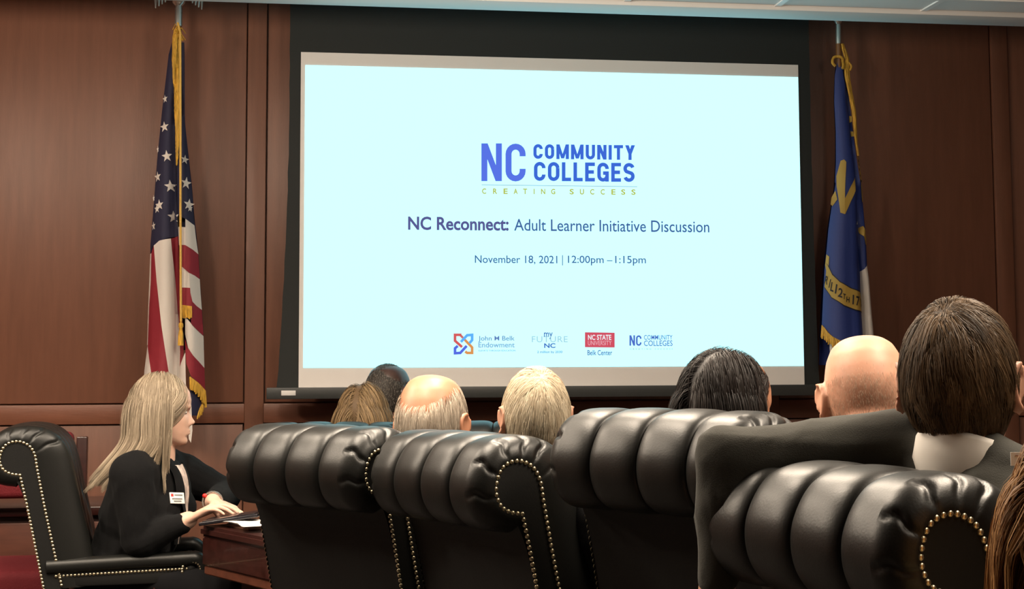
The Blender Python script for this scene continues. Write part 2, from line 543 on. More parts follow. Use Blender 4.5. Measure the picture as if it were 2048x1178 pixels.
def build_screen():
    Y = SCREEN_Y
    S = lambda x, y: onY(x, y, Y)
    x0 = (S(602, 104).x + S(597, 775).x) / 2
    x1 = (S(1596, 130).x + S(1609, 769).x) / 2
    z1 = (S(602, 104).z + S(1596, 130).z) / 2
    z0 = (S(597, 775).z + S(1609, 769).z) / 2
    root = thing('projection_screen', 'large pull-down projection screen showing a pale blue slide', 'projection screen', (0, 0, 0))
    # black masking sheet with tensioned side edges that curve in towards the middle
    ztop = CEIL_Z + 0.33
    n = 24
    xl0, xl1 = S(578, 200).x, S(553, 772).x
    xr0, xr1 = S(1622, 200).x, S(1640, 772).x
    vv, ff = [], []
    for i in range(n + 1):
        t = i / n
        z = ztop + (z0 - ztop) * t
        e = max(0, (t - 0.35) / 0.65) ** 1.8
        sc = 0.003 * abs(math.sin(t * 14 * math.pi))
        vv += [(xl0 + (xl1 - xl0) * e + sc, Y + 0.004, z), (xr0 + (xr1 - xr0) * e - sc, Y + 0.004, z)]
        vv += [(xl0 + (xl1 - xl0) * e + sc, Y + 0.007, z), (xr0 + (xr1 - xr0) * e - sc, Y + 0.007, z)]
    for i in range(n):
        a = 4 * i
        ff += [(a, a + 1, a + 5, a + 4), (a + 3, a + 2, a + 6, a + 7), (a + 2, a, a + 4, a + 6), (a + 1, a + 3, a + 7, a + 5)]
    obj('masking', vv, ff, 'black_fab', root, False)
    bx('fabric', (x0, Y - 0.001, z0), (x1, Y + 0.004, z1), 'screen', root)
    # housing box above, in the recess
    bx('housing', (xl0 - 0.1, Y - 0.06, ztop - 0.02), (xr0 + 0.1, Y + 0.07, ztop + 0.11), 'black_fab', root, 0.004)
    # bottom bar
    bl, br = S(533, 786).x, S(1652, 782).x
    bar = bx('bottom_bar', (bl, Y - 0.035, z0 - 0.048), (br, Y + 0.02, z0), 'bar', root, 0.003)
    lx = S(577, 786)
    st = bx('label_sticker', (lx.x - 0.03, Y - 0.0375, z0 - 0.033), (lx.x + 0.03, Y - 0.0352, z0 - 0.012), 'plastic', bar, 0.001)
    # slide
    sx0 = (S(609, 133).x + S(608, 737).x) / 2
    sx1 = (S(1596, 152).x + S(1608, 731).x) / 2
    sx1 = min(sx1, x1 - 0.002)
    sz1 = (S(609, 133).z + S(1596, 152).z) / 2
    sz0 = (S(608, 737).z + S(1608, 731).z) / 2
    slide = bx('slide', (sx0, Y - 0.003, sz0), (sx1, Y - 0.0012, sz1), emit('slide_light', (0.70, 1.45, 1.55), 1.0), root)
    mats = {}

    def E(c):
        if c not in mats:
            mats[c] = emit('slide_ink_%d' % len(mats), srgb(*c), 1.0)
        return mats[c]
    depth = [0.0]

    def put(s, xa, ya, xb, yb, col, bold=0.0, sp=1.0, dy=0.0045, name='lettering'):
        v, f = text_geo(s, bold, sp)
        xm = (xa + xb) / 2
        ym = (ya + yb) / 2
        X0, X1 = S(xa, ym).x, S(xb, ym).x
        Z1, Z0 = S(xm, ya).z, S(xm, yb).z
        vv = [(X0 + (X1 - X0) * p[0], Y - dy, Z0 + (Z1 - Z0) * p[1]) for p in v]
        return obj(name, vv, f, E(col), slide, False)

    def poly(pts, col, dy=0.004, name='logo_shape'):
        vv = [S(*p) for p in pts]
        vv = [(p.x, Y - dy, p.z) for p in vv]
        return obj(name, vv, [tuple(range(len(vv)))[::-1]], E(col), slide, False)

    def stroke(pts, w, col, dy=0.004, closed=False, name='logo_stroke'):
        P = [np.array(p, float) for p in pts]
        n = len(P)
        L, Rr = [], []
        for i in range(n):
            if closed:
                a, b = P[(i - 1) % n], P[(i + 1) % n]
            else:
                a, b = P[max(i - 1, 0)], P[min(i + 1, n - 1)]
            d1 = P[i] - a
            d2 = b - P[i]
            l1, l2 = np.linalg.norm(d1), np.linalg.norm(d2)
            d1 = d1 / l1 if l1 else d2 / l2
            d2 = d2 / l2 if l2 else d1
            t = d1 + d2
            t /= np.linalg.norm(t)
            nn = np.array([-t[1], t[0]])
            k = 1 / max(0.5, float(np.dot(nn, [-d1[1], d1[0]])))
            L.append(P[i] + nn * w / 2 * k)
            Rr.append(P[i] - nn * w / 2 * k)
        vv = []
        for a, b in zip(L, Rr):
            for p in (a, b):
                q = S(*p)
                vv.append((q.x, Y - dy, q.z))
        ff = []
        for i in range(n if closed else n - 1):
            j = (i + 1) % n
            ff.append((2 * i, 2 * i + 1, 2 * j + 1, 2 * j))
        return obj(name, vv, ff, E(col), slide, False)

    blue, purple = (62, 105, 214), (88, 116, 230)

    # condensed logo capitals drawn from strokes: letters in a unit box, x 0..1, y 0 (top)..1
    def arc(cx, cy, rx, ry, a0, a1, n=10):
        return [(cx + rx * math.cos(R(a0 + (a1 - a0) * i / n)), cy - ry * math.sin(R(a0 + (a1 - a0) * i / n))) for i in range(n + 1)]

    def logo_word(word, xa, ya, xb, yb, wpx, col, widths):
        tot = sum(widths) + (len(word) - 1) * 0.18
        u = (xb - xa) / tot
        x = xa
        slope = 0.012
        for ch, wd_ in zip(word, widths):
            cw = wd_ * u
            h = yb - ya
            hw = wpx / 2
            oy = (x - xa) * slope
            T = lambda p: (x + p[0], ya + oy + p[1])
            l, r_, t, b = hw, cw - hw, hw, h - hw
            rx = (r_ - l) / 2
            ry = min(rx * 1.05, (b - t) / 2)
            cx = cw / 2
            segs = []
            if ch == 'C' or ch == 'G':
                s_ = [(r_, h * 0.335)] + arc(cx, t + ry, rx, ry, 0, 180) + arc(cx, b - ry, rx, ry, 180, 360)
                if ch == 'C':
                    segs = [s_ + [(r_, h * 0.665)]]
                else:
                    segs = [s_ + [(r_, h * 0.55)], [(cx, h * 0.55), (cw, h * 0.55)], [(r_, h * 0.55), (r_, h)]]
            elif ch == 'O':
                segs = [arc(cx, t + ry, rx, ry, 0, 180) + arc(cx, b - ry, rx, ry, 180, 360) + [(r_, t + ry)]]
            elif ch == 'N':
                segs = [[(l, 0), (l, h)], [(r_, 0), (r_, h)]]
            elif ch == 'M':
                segs = [[(l, 0), (l, h)], [(r_, 0), (r_, h)]]
            elif ch == 'U':
                segs = [[(l, 0)] + arc(cx, b - ry, rx, ry, 180, 360) + [(r_, 0)]]
            elif ch == 'I':
                segs = [[(cx, 0), (cx, h)]]
            elif ch == 'T':
                segs = [[(0, t), (cw, t)], [(cx, 0), (cx, h)]]
            elif ch == 'Y':
                segs = [[(cx, h * 0.58), (cx, h)]]
            elif ch == 'L':
                segs = [[(l, 0), (l, h)], [(l, b), (cw, b)]]
            elif ch == 'E':
                segs = [[(l, 0), (l, h)], [(l, t), (cw, t)], [(l, b), (cw, b)], [(l, h * 0.5), (cw * 0.9, h * 0.5)]]
            elif ch == 'S':
                rr = (b - t) / 4
                segs = [arc(cx, t + rr, rx, rr, 15, 230, 12) + arc(cx, b - rr, rx, rr, 50, -165, 12)]
            for i, sg in enumerate(segs):
                stroke([T(p) for p in sg], wpx, col, 0.004 + 0.0001 * i, name='letter')
            if ch == 'N':
                poly([T(p) for p in ((0, 0), (wpx * 1.05, 0), (cw, h), (cw - wpx * 1.05, h))], col, 0.0044, 'letter')
            if ch == 'M':
                poly([T(p) for p in ((0, 0), (wpx * 1.02, 0), (cx + wpx * 0.45, h * 0.95), (cx - wpx * 0.45, h * 0.95))], col, 0.0044, 'letter')
                poly([T(p) for p in ((cw - wpx * 1.02, 0), (cw, 0), (cx + wpx * 0.45, h * 0.95), (cx - wpx * 0.45, h * 0.95))], col, 0.0045, 'letter')
            if ch == 'Y':
                poly([T(p) for p in ((0, 0), (wpx * 1.15, 0), (cx + wpx * 0.5, h * 0.6), (cx - wpx * 0.5, h * 0.6))], col, 0.0044, 'letter')
                poly([T(p) for p in ((cw - wpx * 1.15, 0), (cw, 0), (cx + wpx * 0.5, h * 0.6), (cx - wpx * 0.5, h * 0.6))], col, 0.0045, 'letter')
            x += cw + 0.18 * u

    logo_word('NC', 962.5, 287, 1051, 362.5, 12, purple, [1, 0.98])
    logo_word('COMMUNITY', 1066.5, 288.5, 1269.5, 318, 6.4, blue, [0.82, 0.82, 1.1, 1.1, 0.82, 0.82, 0.28, 0.8, 0.86])
    logo_word('COLLEGES', 1067.5, 324, 1269, 362, 7.2, blue, [0.9, 0.9, 0.72, 0.72, 0.76, 0.9, 0.76, 0.88])
    stroke([(963, 370), (1274, 373.5)], 1.3, (150, 178, 205))
    for ch, cx in zip('CREATINGSUCCESS', (968, 990, 1011, 1031, 1050, 1068, 1086, 1106, 1143, 1163.5, 1184, 1205, 1226.5, 1246, 1266.5)):
        hw = 1.0 if ch == 'I' else 4.2
        oy = (cx - 964) * 0.0065
        put(ch, cx - hw, 377 + oy, cx + hw, 388 + oy, (184, 190, 70), 0.028, name='letter')
    put('NC Reconnect:', 816, 434, 1017, 461, (90, 90, 146), 0.026)
    put('Adult Learner Initiative Discussion', 1028, 440, 1418, 463.5, (68, 96, 154), 0.006)
    dc = (68, 100, 156)
    put('November 18, 2021', 949.5, 511, 1114.3, 529, dc, 0.006)
    poly([(1124, 510.5), (1125.5, 510.5), (1125.5, 531), (1124, 531)], dc, 0.004, 'lettering')
    put('12:00pm', 1135.5, 511.5, 1207, 531, dc, 0.006)
    poly([(1213.5, 520.6), (1224.5, 520.8), (1224.5, 522.4), (1213.5, 522.2)], dc, 0.004, 'lettering')
    put('1:15pm', 1230, 512, 1291.3, 531.5, dc, 0.006)
    # knot logo
    red, sky, ind, org = (214, 92, 92), (98, 178, 250), (88, 108, 226), (222, 150, 84)
    q = lambda x, y: (880 + x / 4.096, 640 + y / 4.096)
    w = 5.4
    stroke([q(*p) for p in ((175, 122), (122, 122), (122, 170), (180, 222))], w, red, 0.0042)
    stroke([q(*p) for p in ((205, 165), (250, 212), (262, 225), (262, 270), (222, 270), (205, 258))], w, org, 0.0041)
    stroke([q(*p) for p in ((170, 180), (222, 125), (262, 122), (262, 165), (240, 190))], w, sky, 0.0043)
    stroke([q(*p) for p in ((145, 212), (122, 232), (122, 272), (165, 270), (218, 212))], w, ind, 0.0044)
    stroke([q(*p) for p in ((160, 118), (205, 165), (235, 195))], w * 0.9, (206, 112, 110), 0.00405)
    put('John M Belk', 956.5, 672, 1029, 684, (100, 128, 186), 0.008)
    put('Endowment', 956.5, 684.5, 1029, 695, (128, 168, 212), 0.014)
    put('ELEVATE THROUGH EDUCATION', 957, 699.5, 1030.5, 702.8, (120, 156, 206), 0.02)
    put('my', 1087.5, 665, 1105, 678.5, (70, 104, 180), 0.012)
    put('FUTURE', 1063.5, 672.5, 1135, 684.5, (160, 200, 220), 0.0, 1.1)
    put('NC', 1088, 686.5, 1110.5, 696, (66, 96, 186), 0.026)
    put('2 million by 2030', 1074, 701.5, 1124.5, 707.5, (96, 132, 200), 0.02)
    poly([(1169.5, 664.5), (1229, 665.5), (1229, 695), (1169.5, 694.5)], (210, 82, 100), 0.004)
    put('NC STATE', 1175.5, 669.5, 1222, 680, (238, 246, 250), 0.022, 1.0, 0.0055)
    put('UNIVERSITY', 1175.5, 681.5, 1222.5, 690.5, (240, 190, 200), -0.004, 1.0, 0.0055)
    put('Belk Center', 1174.5, 700, 1224, 710.5, (84, 114, 180), 0.016)
    logo_word('NC', 1258.5, 670.5, 1282.5, 691.5, 3.3, (80, 110, 200), [1, 0.98])
    put('COMMUNITY', 1287.5, 670, 1344.5, 679.5, (66, 100, 190), 0.006)
    put('COLLEGES', 1287.5, 681, 1344.5, 692, (66, 100, 190), 0.006)
    put('CREATING SUCCESS', 1259, 696.5, 1345, 699.5, (140, 176, 170), 0.02, 2.0)


build_screen()


# ------------------------------------------------------------------ executive chairs
CW = 0.48                      # width of the back
SCY, SCZ = -0.27, 0.985        # centre of the top scroll in the chair's own frame
CH_IN = [(.150, -.42), (.128, -.325), (.090, -.158), (.066, -.042), (.056, .010), (.036, .040), (0, .053), (-.036, .040),
         (-.052, 0), (-.042, -.034), (-.018, -.050), (.012, -.055)]
CH_OUT = [(.245, -.42), (.225, -.30), (.185, -.13), (.160, -.02), (.136, .040), (.090, .078), (.02, .090), (-.047, .074),
          (-.084, .020), (-.084, -.034), (-.055, -.072), (.000, -.084)]
REAR = [(.012, -.055), (.038, -.165), (.096, -.435)]


def chair_meshes():
    out = {}
    NP = 180
    I = spline(CH_IN, NP)
    O = spline(CH_OUT, NP)
    # outward normals of the outer profile
    T = np.gradient(O, axis=0)
    N = np.stack([-T[:, 1], T[:, 0]], 1)
    N /= np.linalg.norm(N, axis=1)[:, None]
    cen = np.array([0.03, -0.05])
    if np.mean(np.sum(N * (O - cen), 1)) < 0:
        N = -N
    arcl = np.concatenate([[0], np.cumsum(np.linalg.norm(np.diff(O, axis=0), axis=1))])
    rng = random.Random(3)
    pleats = []
    s = arcl[-1] * 0.54
    while s < arcl[-1] - 0.06:
        pleats.append((s, rng.uniform(0.6, 1.0), rng.uniform(0.0045, 0.0075)))
        s += rng.uniform(0.048, 0.075)
    nch = 4
    cwid = CW / nch
    EDG = 0.042

    def point(x, k):
        """leather surface at lateral position x (in the straight part)"""
        c = min(nch - 1, max(0, int((x + CW / 2) / cwid)))
        t = (x + CW / 2) / cwid - c
        tt = abs(2 * t - 1)
        if (c == 0 and t < 0.5) or (c == nch - 1 and t > 0.5):
            b = 0.012
        else:
            b = 0.0155 * (1 - tt ** 3.4) ** 0.5 - 0.0035
        # deep buttons on the seams of the front
        s = arcl[k]
        btn = 0.0
        for ks in range(1, nch):
            xs = -CW / 2 + ks * cwid
            for sb in ((0.10, 0.25) if ks % 2 else (0.03, 0.175, 0.31)):
                btn += 0.020 * math.exp(-((x - xs) / 0.03) ** 2 - ((s - sb) / 0.032) ** 2)
        for ks in (0, 1, 2, 3):
            xm = -CW / 2 + (ks + 0.5) * cwid
        p = O[k] + N[k] * (b - btn)
        arch = 0.004 * (1 - (2 * x / CW) ** 2)
        wv = min(1.0, max(0.0, (p[1] + 0.10) / 0.12))
        return np.array([x, p[0], p[1] + arch * wv])

    for c in range(nch):
        xa = -CW / 2 + c * cwid
        xb = xa + cwid
        cols = []
        nx = 14
        left_end, right_end = c == 0, c == nch - 1
        lo = xa + (EDG if left_end else 0)
        hi = xb - (EDG if right_end else 0)
        tl = [0.5 - 0.5 * math.cos(math.pi * i / nx) for i in range(nx + 1)]
        straight = [[point(lo + (hi - lo) * t, k) for k in range(NP)] for t in tl]

        def endcols(sign):
            xs = sign * (CW / 2 - EDG)
            base = [point(xs, k) for k in range(NP)]
            res = []
            ne = 12
            for i in range(1, ne + 1):
                a = math.pi / 2 * i / ne
                kk = 1 - math.cos(a)
                x = sign * (CW / 2 - EDG + (EDG + 0.004) * math.sin(a))
                col = []
                env = math.sin(math.pi * min(1, i / ne * 0.92 + 0.1)) ** 0.7
                for k in range(NP):
                    b2 = base[k]
                    inn = np.array([0, I[k][0], I[k][1]])
                    p = b2 * (1 - kk) + inn * kk
                    p[0] = x
                    d = 0.0
                    for (sp, am, wdt) in pleats:
                        d += am * math.exp(-((arcl[k] - sp - 0.004 * math.sin(i)) / wdt) ** 2)
                    dirv = np.array([sign * math.sin(a), N[k][0] * math.cos(a), N[k][1] * math.cos(a)])
                    p = p - dirv * d * 0.0075 * env
                    p[0] = p[0] if i < ne else sign * (CW / 2 + 0.002)
                    col.append(p)
                res.append(col)
            return res
        cols = straight
        if left_end:
            cols = endcols(-1)[::-1] + cols
        if right_end:
            cols = cols + endcols(1)
        vv = [(p[0], SCY + p[1], SCZ + p[2]) for col in cols for p in col]
        ff = []
        for i in range(len(cols) - 1):
            for k in range(NP - 1):
                a = i * NP + k
                ff.append((a, a + 1, a + NP + 1, a + NP))
        me = bpy.data.meshes.new('back_channel')
        me.from_pydata(vv, [], ff)
        me.materials.append(MT['leather'])
        me.polygons.foreach_set('use_smooth', [True] * len(ff))
        me.update()
        # make sure the normals look out
        pr = me.polygons[len(ff) // 2]
        out.setdefault('back_channel', []).append(me)

    # side panels: flat scroll face, set a little inside the nail line
    rear = spline(REAR, 20)
    loop = [tuple(p) for p in I] + [tuple(p) for p in rear[1:]]
    for sgn in (1, -1):
        vv = []
        for x in (CW / 2 + 0.0005, CW / 2 - 0.02):
            for (u, v) in loop:
                vv.append((sgn * x, SCY + u, SCZ + v))
        n = len(loop)
        ff = [tuple(range(n)) if sgn > 0 else tuple(range(n))[::-1]]
        for i in range(n):
            j = (i + 1) % n
            ff.append((i, j, n + j, n + i) if sgn < 0 else (j, i, n + i, n + j))
        me = bpy.data.meshes.new('side_panel')
        me.from_pydata(vv, [], ff)
        me.materials.append(MT['leather_flat'])
        me.update()
        out.setdefault('side_panel', []).append(me)

    # back panel behind
    g = Geo()
    nr = 16
    vv, ff = [], []
    rr = spline([(.004, -.070), (.040, -.165), (.098, -.435), (.108, -.47)], nr)
    for i, (u, v) in enumerate(rr):
        for x in (-CW / 2 + 0.003, -CW / 4, 0, CW / 4, CW / 2 - 0.003):
            bow = 0.006 * (1 - (2 * x / CW) ** 2)
            vv.append((x, SCY + u - 0.004 - bow, SCZ + v))
    for i in range(nr - 1):
        for k in range(4):
            a = i * 5 + k
            ff.append((a, a + 5, a + 6, a + 1))
    o = len(vv)
    vv += [(x, y + 0.035 + (0.0), z) for (x, y, z) in vv]
    ff += [tuple(i + o for i in f[::-1]) for f in ff]
    for i in range(nr - 1):
        a = i * 5
        ff.append((a, a + o, a + 5 + o, a + 5))
        a = i * 5 + 4
        ff.append((a + o, a, a + 5, a + 5 + o))
    me = bpy.data.meshes.new('back_panel')
    me.from_pydata(vv, [], ff)
    me.materials.append(MT['leather_flat'])
    me.update()
    out['back_panel'] = me

    def tomesh(g, name, m):
        o = g.build(name, m)
        me = o.data
        bpy.data.objects.remove(o)
        return me
    # seat
    sy0, sy1 = SCY + 0.17, SCY + 0.66
    out['seat'] = tomesh(Geo().box((-CW / 2 + 0.045, sy0, 0.43), (CW / 2 - 0.045, sy1, 0.55), 0.035, 4), 'seat', 'leather')
    out['seat_frame'] = tomesh(Geo().box((-CW / 2 + 0.005, SCY + 0.12, 0.38), (CW / 2 - 0.005, sy1 - 0.02, 0.45), 0.012, 2), 'seat_frame', 'leather_flat')
    # arms
    for sgn in (1, -1):
        xo = sgn * (CW / 2 - 0.022)
        z0, z1 = SCZ - 0.352, SCZ - 0.340
        ya, yb = SCY + 0.10, SCY + 0.595
        pts, rads = [], []
        g = Geo()
        # padded top, swept and curling down at the front
        path = [(xo, ya, z0), (xo, ya + 0.25, (z0 + z1) / 2 + 0.002), (xo, yb - 0.03, z1)]
        cc = (yb - 0.035, z1 - 0.030)
        for a in range(80, -141, -20):
            path.append((xo, cc[0] + 0.037 * math.cos(R(a)), cc[1] + 0.032 * math.sin(R(a))))
        vv, ff = [], []
        sec = 12
        for i, p in enumerate(path):
            q0 = Vector(path[max(0, i - 1)])
            q1 = Vector(path[min(len(path) - 1, i + 1)])
            t = (q1 - q0).normalized()
            side = Vector((1, 0, 0))
            nrm = side.cross(t).normalized()
            for k in range(sec):
                an = 2 * math.pi * k / sec
                cx, cz = math.cos(an), math.sin(an)
                hx, hz = 0.036, 0.024
                vv.append(Vector(p) + side * hx * (abs(cx) ** 0.7) * (1 if cx > 0 else -1) + nrm * hz * (abs(cz) ** 0.8) * (1 if cz > 0 else -1))
        for i in range(len(path) - 1):
            for k in range(sec):
                ff.append((i * sec + k, i * sec + (k + 1) % sec, (i + 1) * sec + (k + 1) % sec, (i + 1) * sec + k))
        ff.append(tuple(range(sec))[::-1])
        ff.append(tuple((len(path) - 1) * sec + k for k in range(sec)))
        g.add(vv, ff)
        out.setdefault('armrest', []).append(tomesh(g, 'armrest', 'leather'))
        g = Geo().box((xo - 0.022, ya, z0 - 0.065), (xo + 0.022, yb - 0.05, z0 - 0.012), 0.006)
        g.ell((xo, cc[0] - 0.004, cc[1] - 0.002), (0.028, 0.028, 0.024), nu=14, nv=8)
        out.setdefault('arm_rail', []).append(tomesh(g, 'arm_rail', 'leather_flat'))
        g = Geo().box((xo - 0.018, yb - 0.16, 0.40), (xo + 0.018, yb - 0.105, z0 - 0.05), 0.006)
        out.setdefault('arm_post', []).append(tomesh(g, 'arm_post', 'dark_wood'))
        xn = sgn * (CW / 2 + 0.0005)
        nl = []
        y = ya + 0.03
        while y < yb - 0.045:
            nl.append((xn, y, z0 - 0.030 + (z1 - z0) * (y - ya) / (yb - ya)))
            y += 0.0118
        for a in range(80, -215, -19):
            nl.append((sgn * (CW / 2 + 0.008), cc[0] - 0.002 + 0.030 * math.cos(R(a)), cc[1] - 0.004 + 0.026 * math.sin(R(a))))
        out.setdefault('arm_nails', []).append(nl)
    # pedestal
    out['gas_column'] = tomesh(Geo().lathe([(0.05, 0.30), (0.05, 0.39), (0.03, 0.385), (0.03, 0.10)][::-1], (0, 0, 0), 14), 'gas_column', 'steel')
    legs = []
    for k in range(5):
        a = 2 * math.pi * k / 5 + 0.3
        d = Vector((math.sin(a), math.cos(a), 0))
        g = Geo().tube([d * 0.02 + Vector((0, 0, 0.135)), d * 0.16 + Vector((0, 0, 0.115)), d * 0.29 + Vector((0, 0, 0.085))], [0.034, 0.027, 0.02], 8)
        lg = tomesh(g, 'leg', 'dark_wood')
        side = Vector((d.y, -d.x, 0))
        cpt = d * 0.285 + Vector((0, 0, 0.03))
        g = Geo().tube([cpt - side * 0.02, cpt + side * 0.02], [0.03, 0.03], 14)
        g.tube([cpt + Vector((0, 0, 0.02)), cpt + Vector((0, 0, 0.06))], 0.008, 8)
        legs.append((lg, tomesh(g, 'caster', 'gadget')))
    out['legs'] = legs
    # one nail
    g = Geo()
    prof = [(0.0052, 0.0), (0.0049, 0.0016), (0.0038, 0.0030), (0.0020, 0.0038), (0.0003, 0.0040)]
    vv, ff = [], []
    sg = 8
    for (r, h) in prof:
        for k in range(sg):
            an = 2 * math.pi * k / sg
            vv.append((h, r * math.cos(an), r * math.sin(an)))
    for i in range(len(prof) - 1):
        for k in range(sg):
            ff.append((i * sg + k, i * sg + (k + 1) % sg, (i + 1) * sg + (k + 1) % sg, (i + 1) * sg + k))
    g.add(vv, ff)
    out['nail'] = tomesh(g, 'nailhead', 'nail')
    # nail positions along the side (right side; mirrored for the left)
    path = [tuple(p) for p in I] + [tuple(p) for p in rear[1:]]
    P = np.array(path)
    al = np.concatenate([[0], np.cumsum(np.linalg.norm(np.diff(P, axis=0), axis=1))])
    ns = []
    s = 0.01
    while s < al[-1] - 0.005:
        ns.append((float(np.interp(s, al, P[:, 0])), float(np.interp(s, al, P[:, 1]))))
        s += 0.0118
    out['side_nails'] = ns
    return out


CHM = chair_meshes()


def joined_nails(pts, sgn):
    base = CHM['nail']
    bv = [v.co.copy() for v in base.vertices]
    bf = [tuple(p.vertices) for p in base.polygons]
    g = Geo()
    for p in pts:
        o = len(g.v)
        g.v += [Vector((p[0] + sgn * b.x, p[1] + b.y, p[2] + b.z)) for b in bv]
        g.f += [tuple(o + i for i in f) for f in bf]
    ob = g.build('nailhead_trim', 'nail')
    me = ob.data
    bpy.data.objects.remove(ob)
    return me


CHM['trim'] = {}
for _s in (1, -1):
    CHM['trim'][_s] = joined_nails([(_s * (CW / 2 + (0.001 if _s > 0 else -0.0015)), SCY + u, SCZ + v) for (u, v) in CHM['side_nails']], _s)
    CHM['trim'][('arm', _s)] = joined_nails(CHM['arm_nails'][0 if _s == 1 else 1], _s)


def make_chair(px, py, Z, psi, label, single_nails=False, group='black leather conference chairs', top=None):
    """px,py,Z: where the middle of the right-hand scroll sits; psi: heading, degrees right of the optical axis"""
    p = at(px, py, Z)
    h = -(R(psi) + YAW)
    lift = p.z - SCZ
    rot = Matrix.Rotation(h, 3, 'Z')
    off = rot @ Vector((CW / 2, SCY, 0))
    t = thing('conference_chair', label, 'chair', (p.x - off.x, p.y - off.y, 0), h, group)
    up = (0, 0, lift)

    def part(me, name=None, parent=t, loc=up):
        o = mobj(name or me.name.split('.')[0], me, parent)
        o.location = loc
        return o
    for me in CHM['back_channel']:
        part(me, 'back_channel')
    part(CHM['back_panel'], 'back_panel')
    for i, sgn in enumerate((1, -1)):
        sp = part(CHM['side_panel'][i], 'side_panel')
        if single_nails and sgn == 1:
            for (u, v) in CHM['side_nails']:
                n = mobj('nailhead', CHM['nail'], sp)
                n.location = (CW / 2 + 0.001, SCY + u, SCZ + v)
        else:
            n = mobj('nailhead_trim', CHM['trim'][sgn], sp)
            n['kind'] = 'stuff'
        ar = part(CHM['armrest'][i], 'armrest')
        n = mobj('nailhead_trim', CHM['trim'][('arm', sgn)], ar)
        n['kind'] = 'stuff'
        part(CHM['arm_rail'][i], 'arm_rail')
        part(CHM['arm_post'][i], 'arm_post')
    part(CHM['seat'], 'seat')
    part(CHM['seat_frame'], 'seat_frame')
    gc = part(CHM['gas_column'], 'gas_column', loc=(0, 0, 0))
    gc.scale = (1, 1, 1 + lift / 0.39 + 0.02)
    for (lg, cs) in CHM['legs']:
        o = part(lg, 'leg', loc=(0, 0, 0))
        part(cs, 'caster', o, (0, 0, 0))
    return t



make_chair(33, 916, 4.85, 77, 'black leather chair in profile at the left edge, blonde woman sitting in it')
make_chair(764, 945, 3.45, 42, 'black leather chair with rolled back just right of the blonde woman and her table', True)
make_chair(1034, 974, 3.06, 57, 'black leather chair in front of the white-haired man, scroll side nearest the centre', True)
make_chair(1540, 941, 2.66, 47, 'raised black leather chair with the draped suit sleeve over its back')
make_chair(1903, 1108, 1.98, 66, 'nearest black leather chair, at the lower right corner, big brass nailheads on its scroll', True)
make_chair(805, 905, 5.15, 2, 'far black leather chair whose top peeks over the chair beside the blonde woman')
make_chair(1190, 900, 5.3, 2, 'far black leather chair whose top shows either side of the white-haired head')


# ------------------------------------------------------------------ flags
def lerp_edge(edge, y):
    ys = [p[1] for p in edge]
    return float(np.interp(y, ys, [p[0] for p in edge]))


class Flag:
    """cloth pieces drawn in the hanging plane, bent over one common set of folds"""

    def __init__(s, Yf, left, right, folds, bulge):
        s.Y, s.l, s.r, s.folds, s.bulge = Yf, left, right, folds, bulge

    def depth(s, px, py):
        a, b = lerp_edge(s.l, py), lerp_edge(s.r, py)
        w = max(b - a, 1.0)
        u = min(1.0, max(0.0, (px - a) / w))
        k = w / 110.0
        d = s.bulge * k * math.sqrt(max(0.0, 1 - (2 * u - 1) ** 2 * 0.92))
        for (c, wd_, am) in s.folds:
            d += am * k * math.exp(-((u - c) / wd_) ** 2)
        return d

    def P(s, px, py, lift=0.0):
        q = onY(px, py, s.Y)
        return Vector((q.x, s.Y - s.depth(px, py) - lift, q.z))

    def piece(s, name, pts, material, parent, lift=0.0, cell=7.0, tris=None):
        bm = bmesh.new()
        if tris is None:
            vs_ = [bm.verts.new((p[0], p[1], 0)) for p in pts]
            bm.faces.new(vs_)
        else:
            vs_ = [bm.verts.new((p[0], p[1], 0)) for p in pts]
            for f in tris:
                try:
                    bm.faces.new([vs_[i] for i in f])
                except ValueError:
                    pass
        xs = [p[0] for p in pts]
        ys = [p[1] for p in pts]
        for ax, lo, hi, st in ((0, min(xs), max(xs), cell), (1, min(ys), max(ys), cell * 3)):
            v = math.floor(lo / st) * st + st
            while v < hi:
                co = (v, 0, 0) if ax == 0 else (0, v, 0)
                no = (1, 0, 0) if ax == 0 else (0, 1, 0)
                bmesh.ops.bisect_plane(bm, geom=list(bm.verts) + list(bm.edges) + list(bm.faces), dist=1e-4, plane_co=co, plane_no=no)
                v += st
        bmesh.ops.triangulate(bm, faces=[f for f in bm.faces if len(f.verts) > 4])
        bm.verts.index_update()
        vv = [s.P(v.co.x, v.co.y, lift) for v in bm.verts]
        ff = [[v.index for v in f.verts] for f in bm.faces]
        bm.free()
        n = len(vv)
        return obj(name, vv, ff, material, parent, True)

    def back(s, name, material, parent, y0, y1):
        vv, ff = [], []
        ny, nu = 26, 12
        for j in range(ny + 1):
            y = y0 + (y1 - y0) * j / ny
            a, b = lerp_edge(s.l, y), lerp_edge(s.r, y)
            k = (b - a) / 110.0
            for i in range(nu + 1):
                u = i / nu
                q = onY(a + (b - a) * u, y, s.Y)
                d = s.bulge * k * 0.55 * math.sqrt(max(0, 1 - (2 * u - 1) ** 2)) + 0.012 * k * math.sin(u * 14)
                vv.append((q.x, s.Y + max(0.0, d) - 0.001 + 0.002, q.z))
        for j in range(ny):
            for i in range(nu):
                a = j * (nu + 1) + i
                ff.append((a, a + nu + 1, a + nu + 2, a + 1))
        return obj(name, vv, ff, material, parent, True)


def star_pts(cx, cy, r, rot=0.0, sx=1.0):
    out = []
    for k in range(10):
        rr = r if k % 2 == 0 else r * 0.40
        a = math.pi / 2 + rot + k * math.pi / 5
        out.append((cx + rr * math.cos(a) * sx, cy - rr * math.sin(a)))
    return out


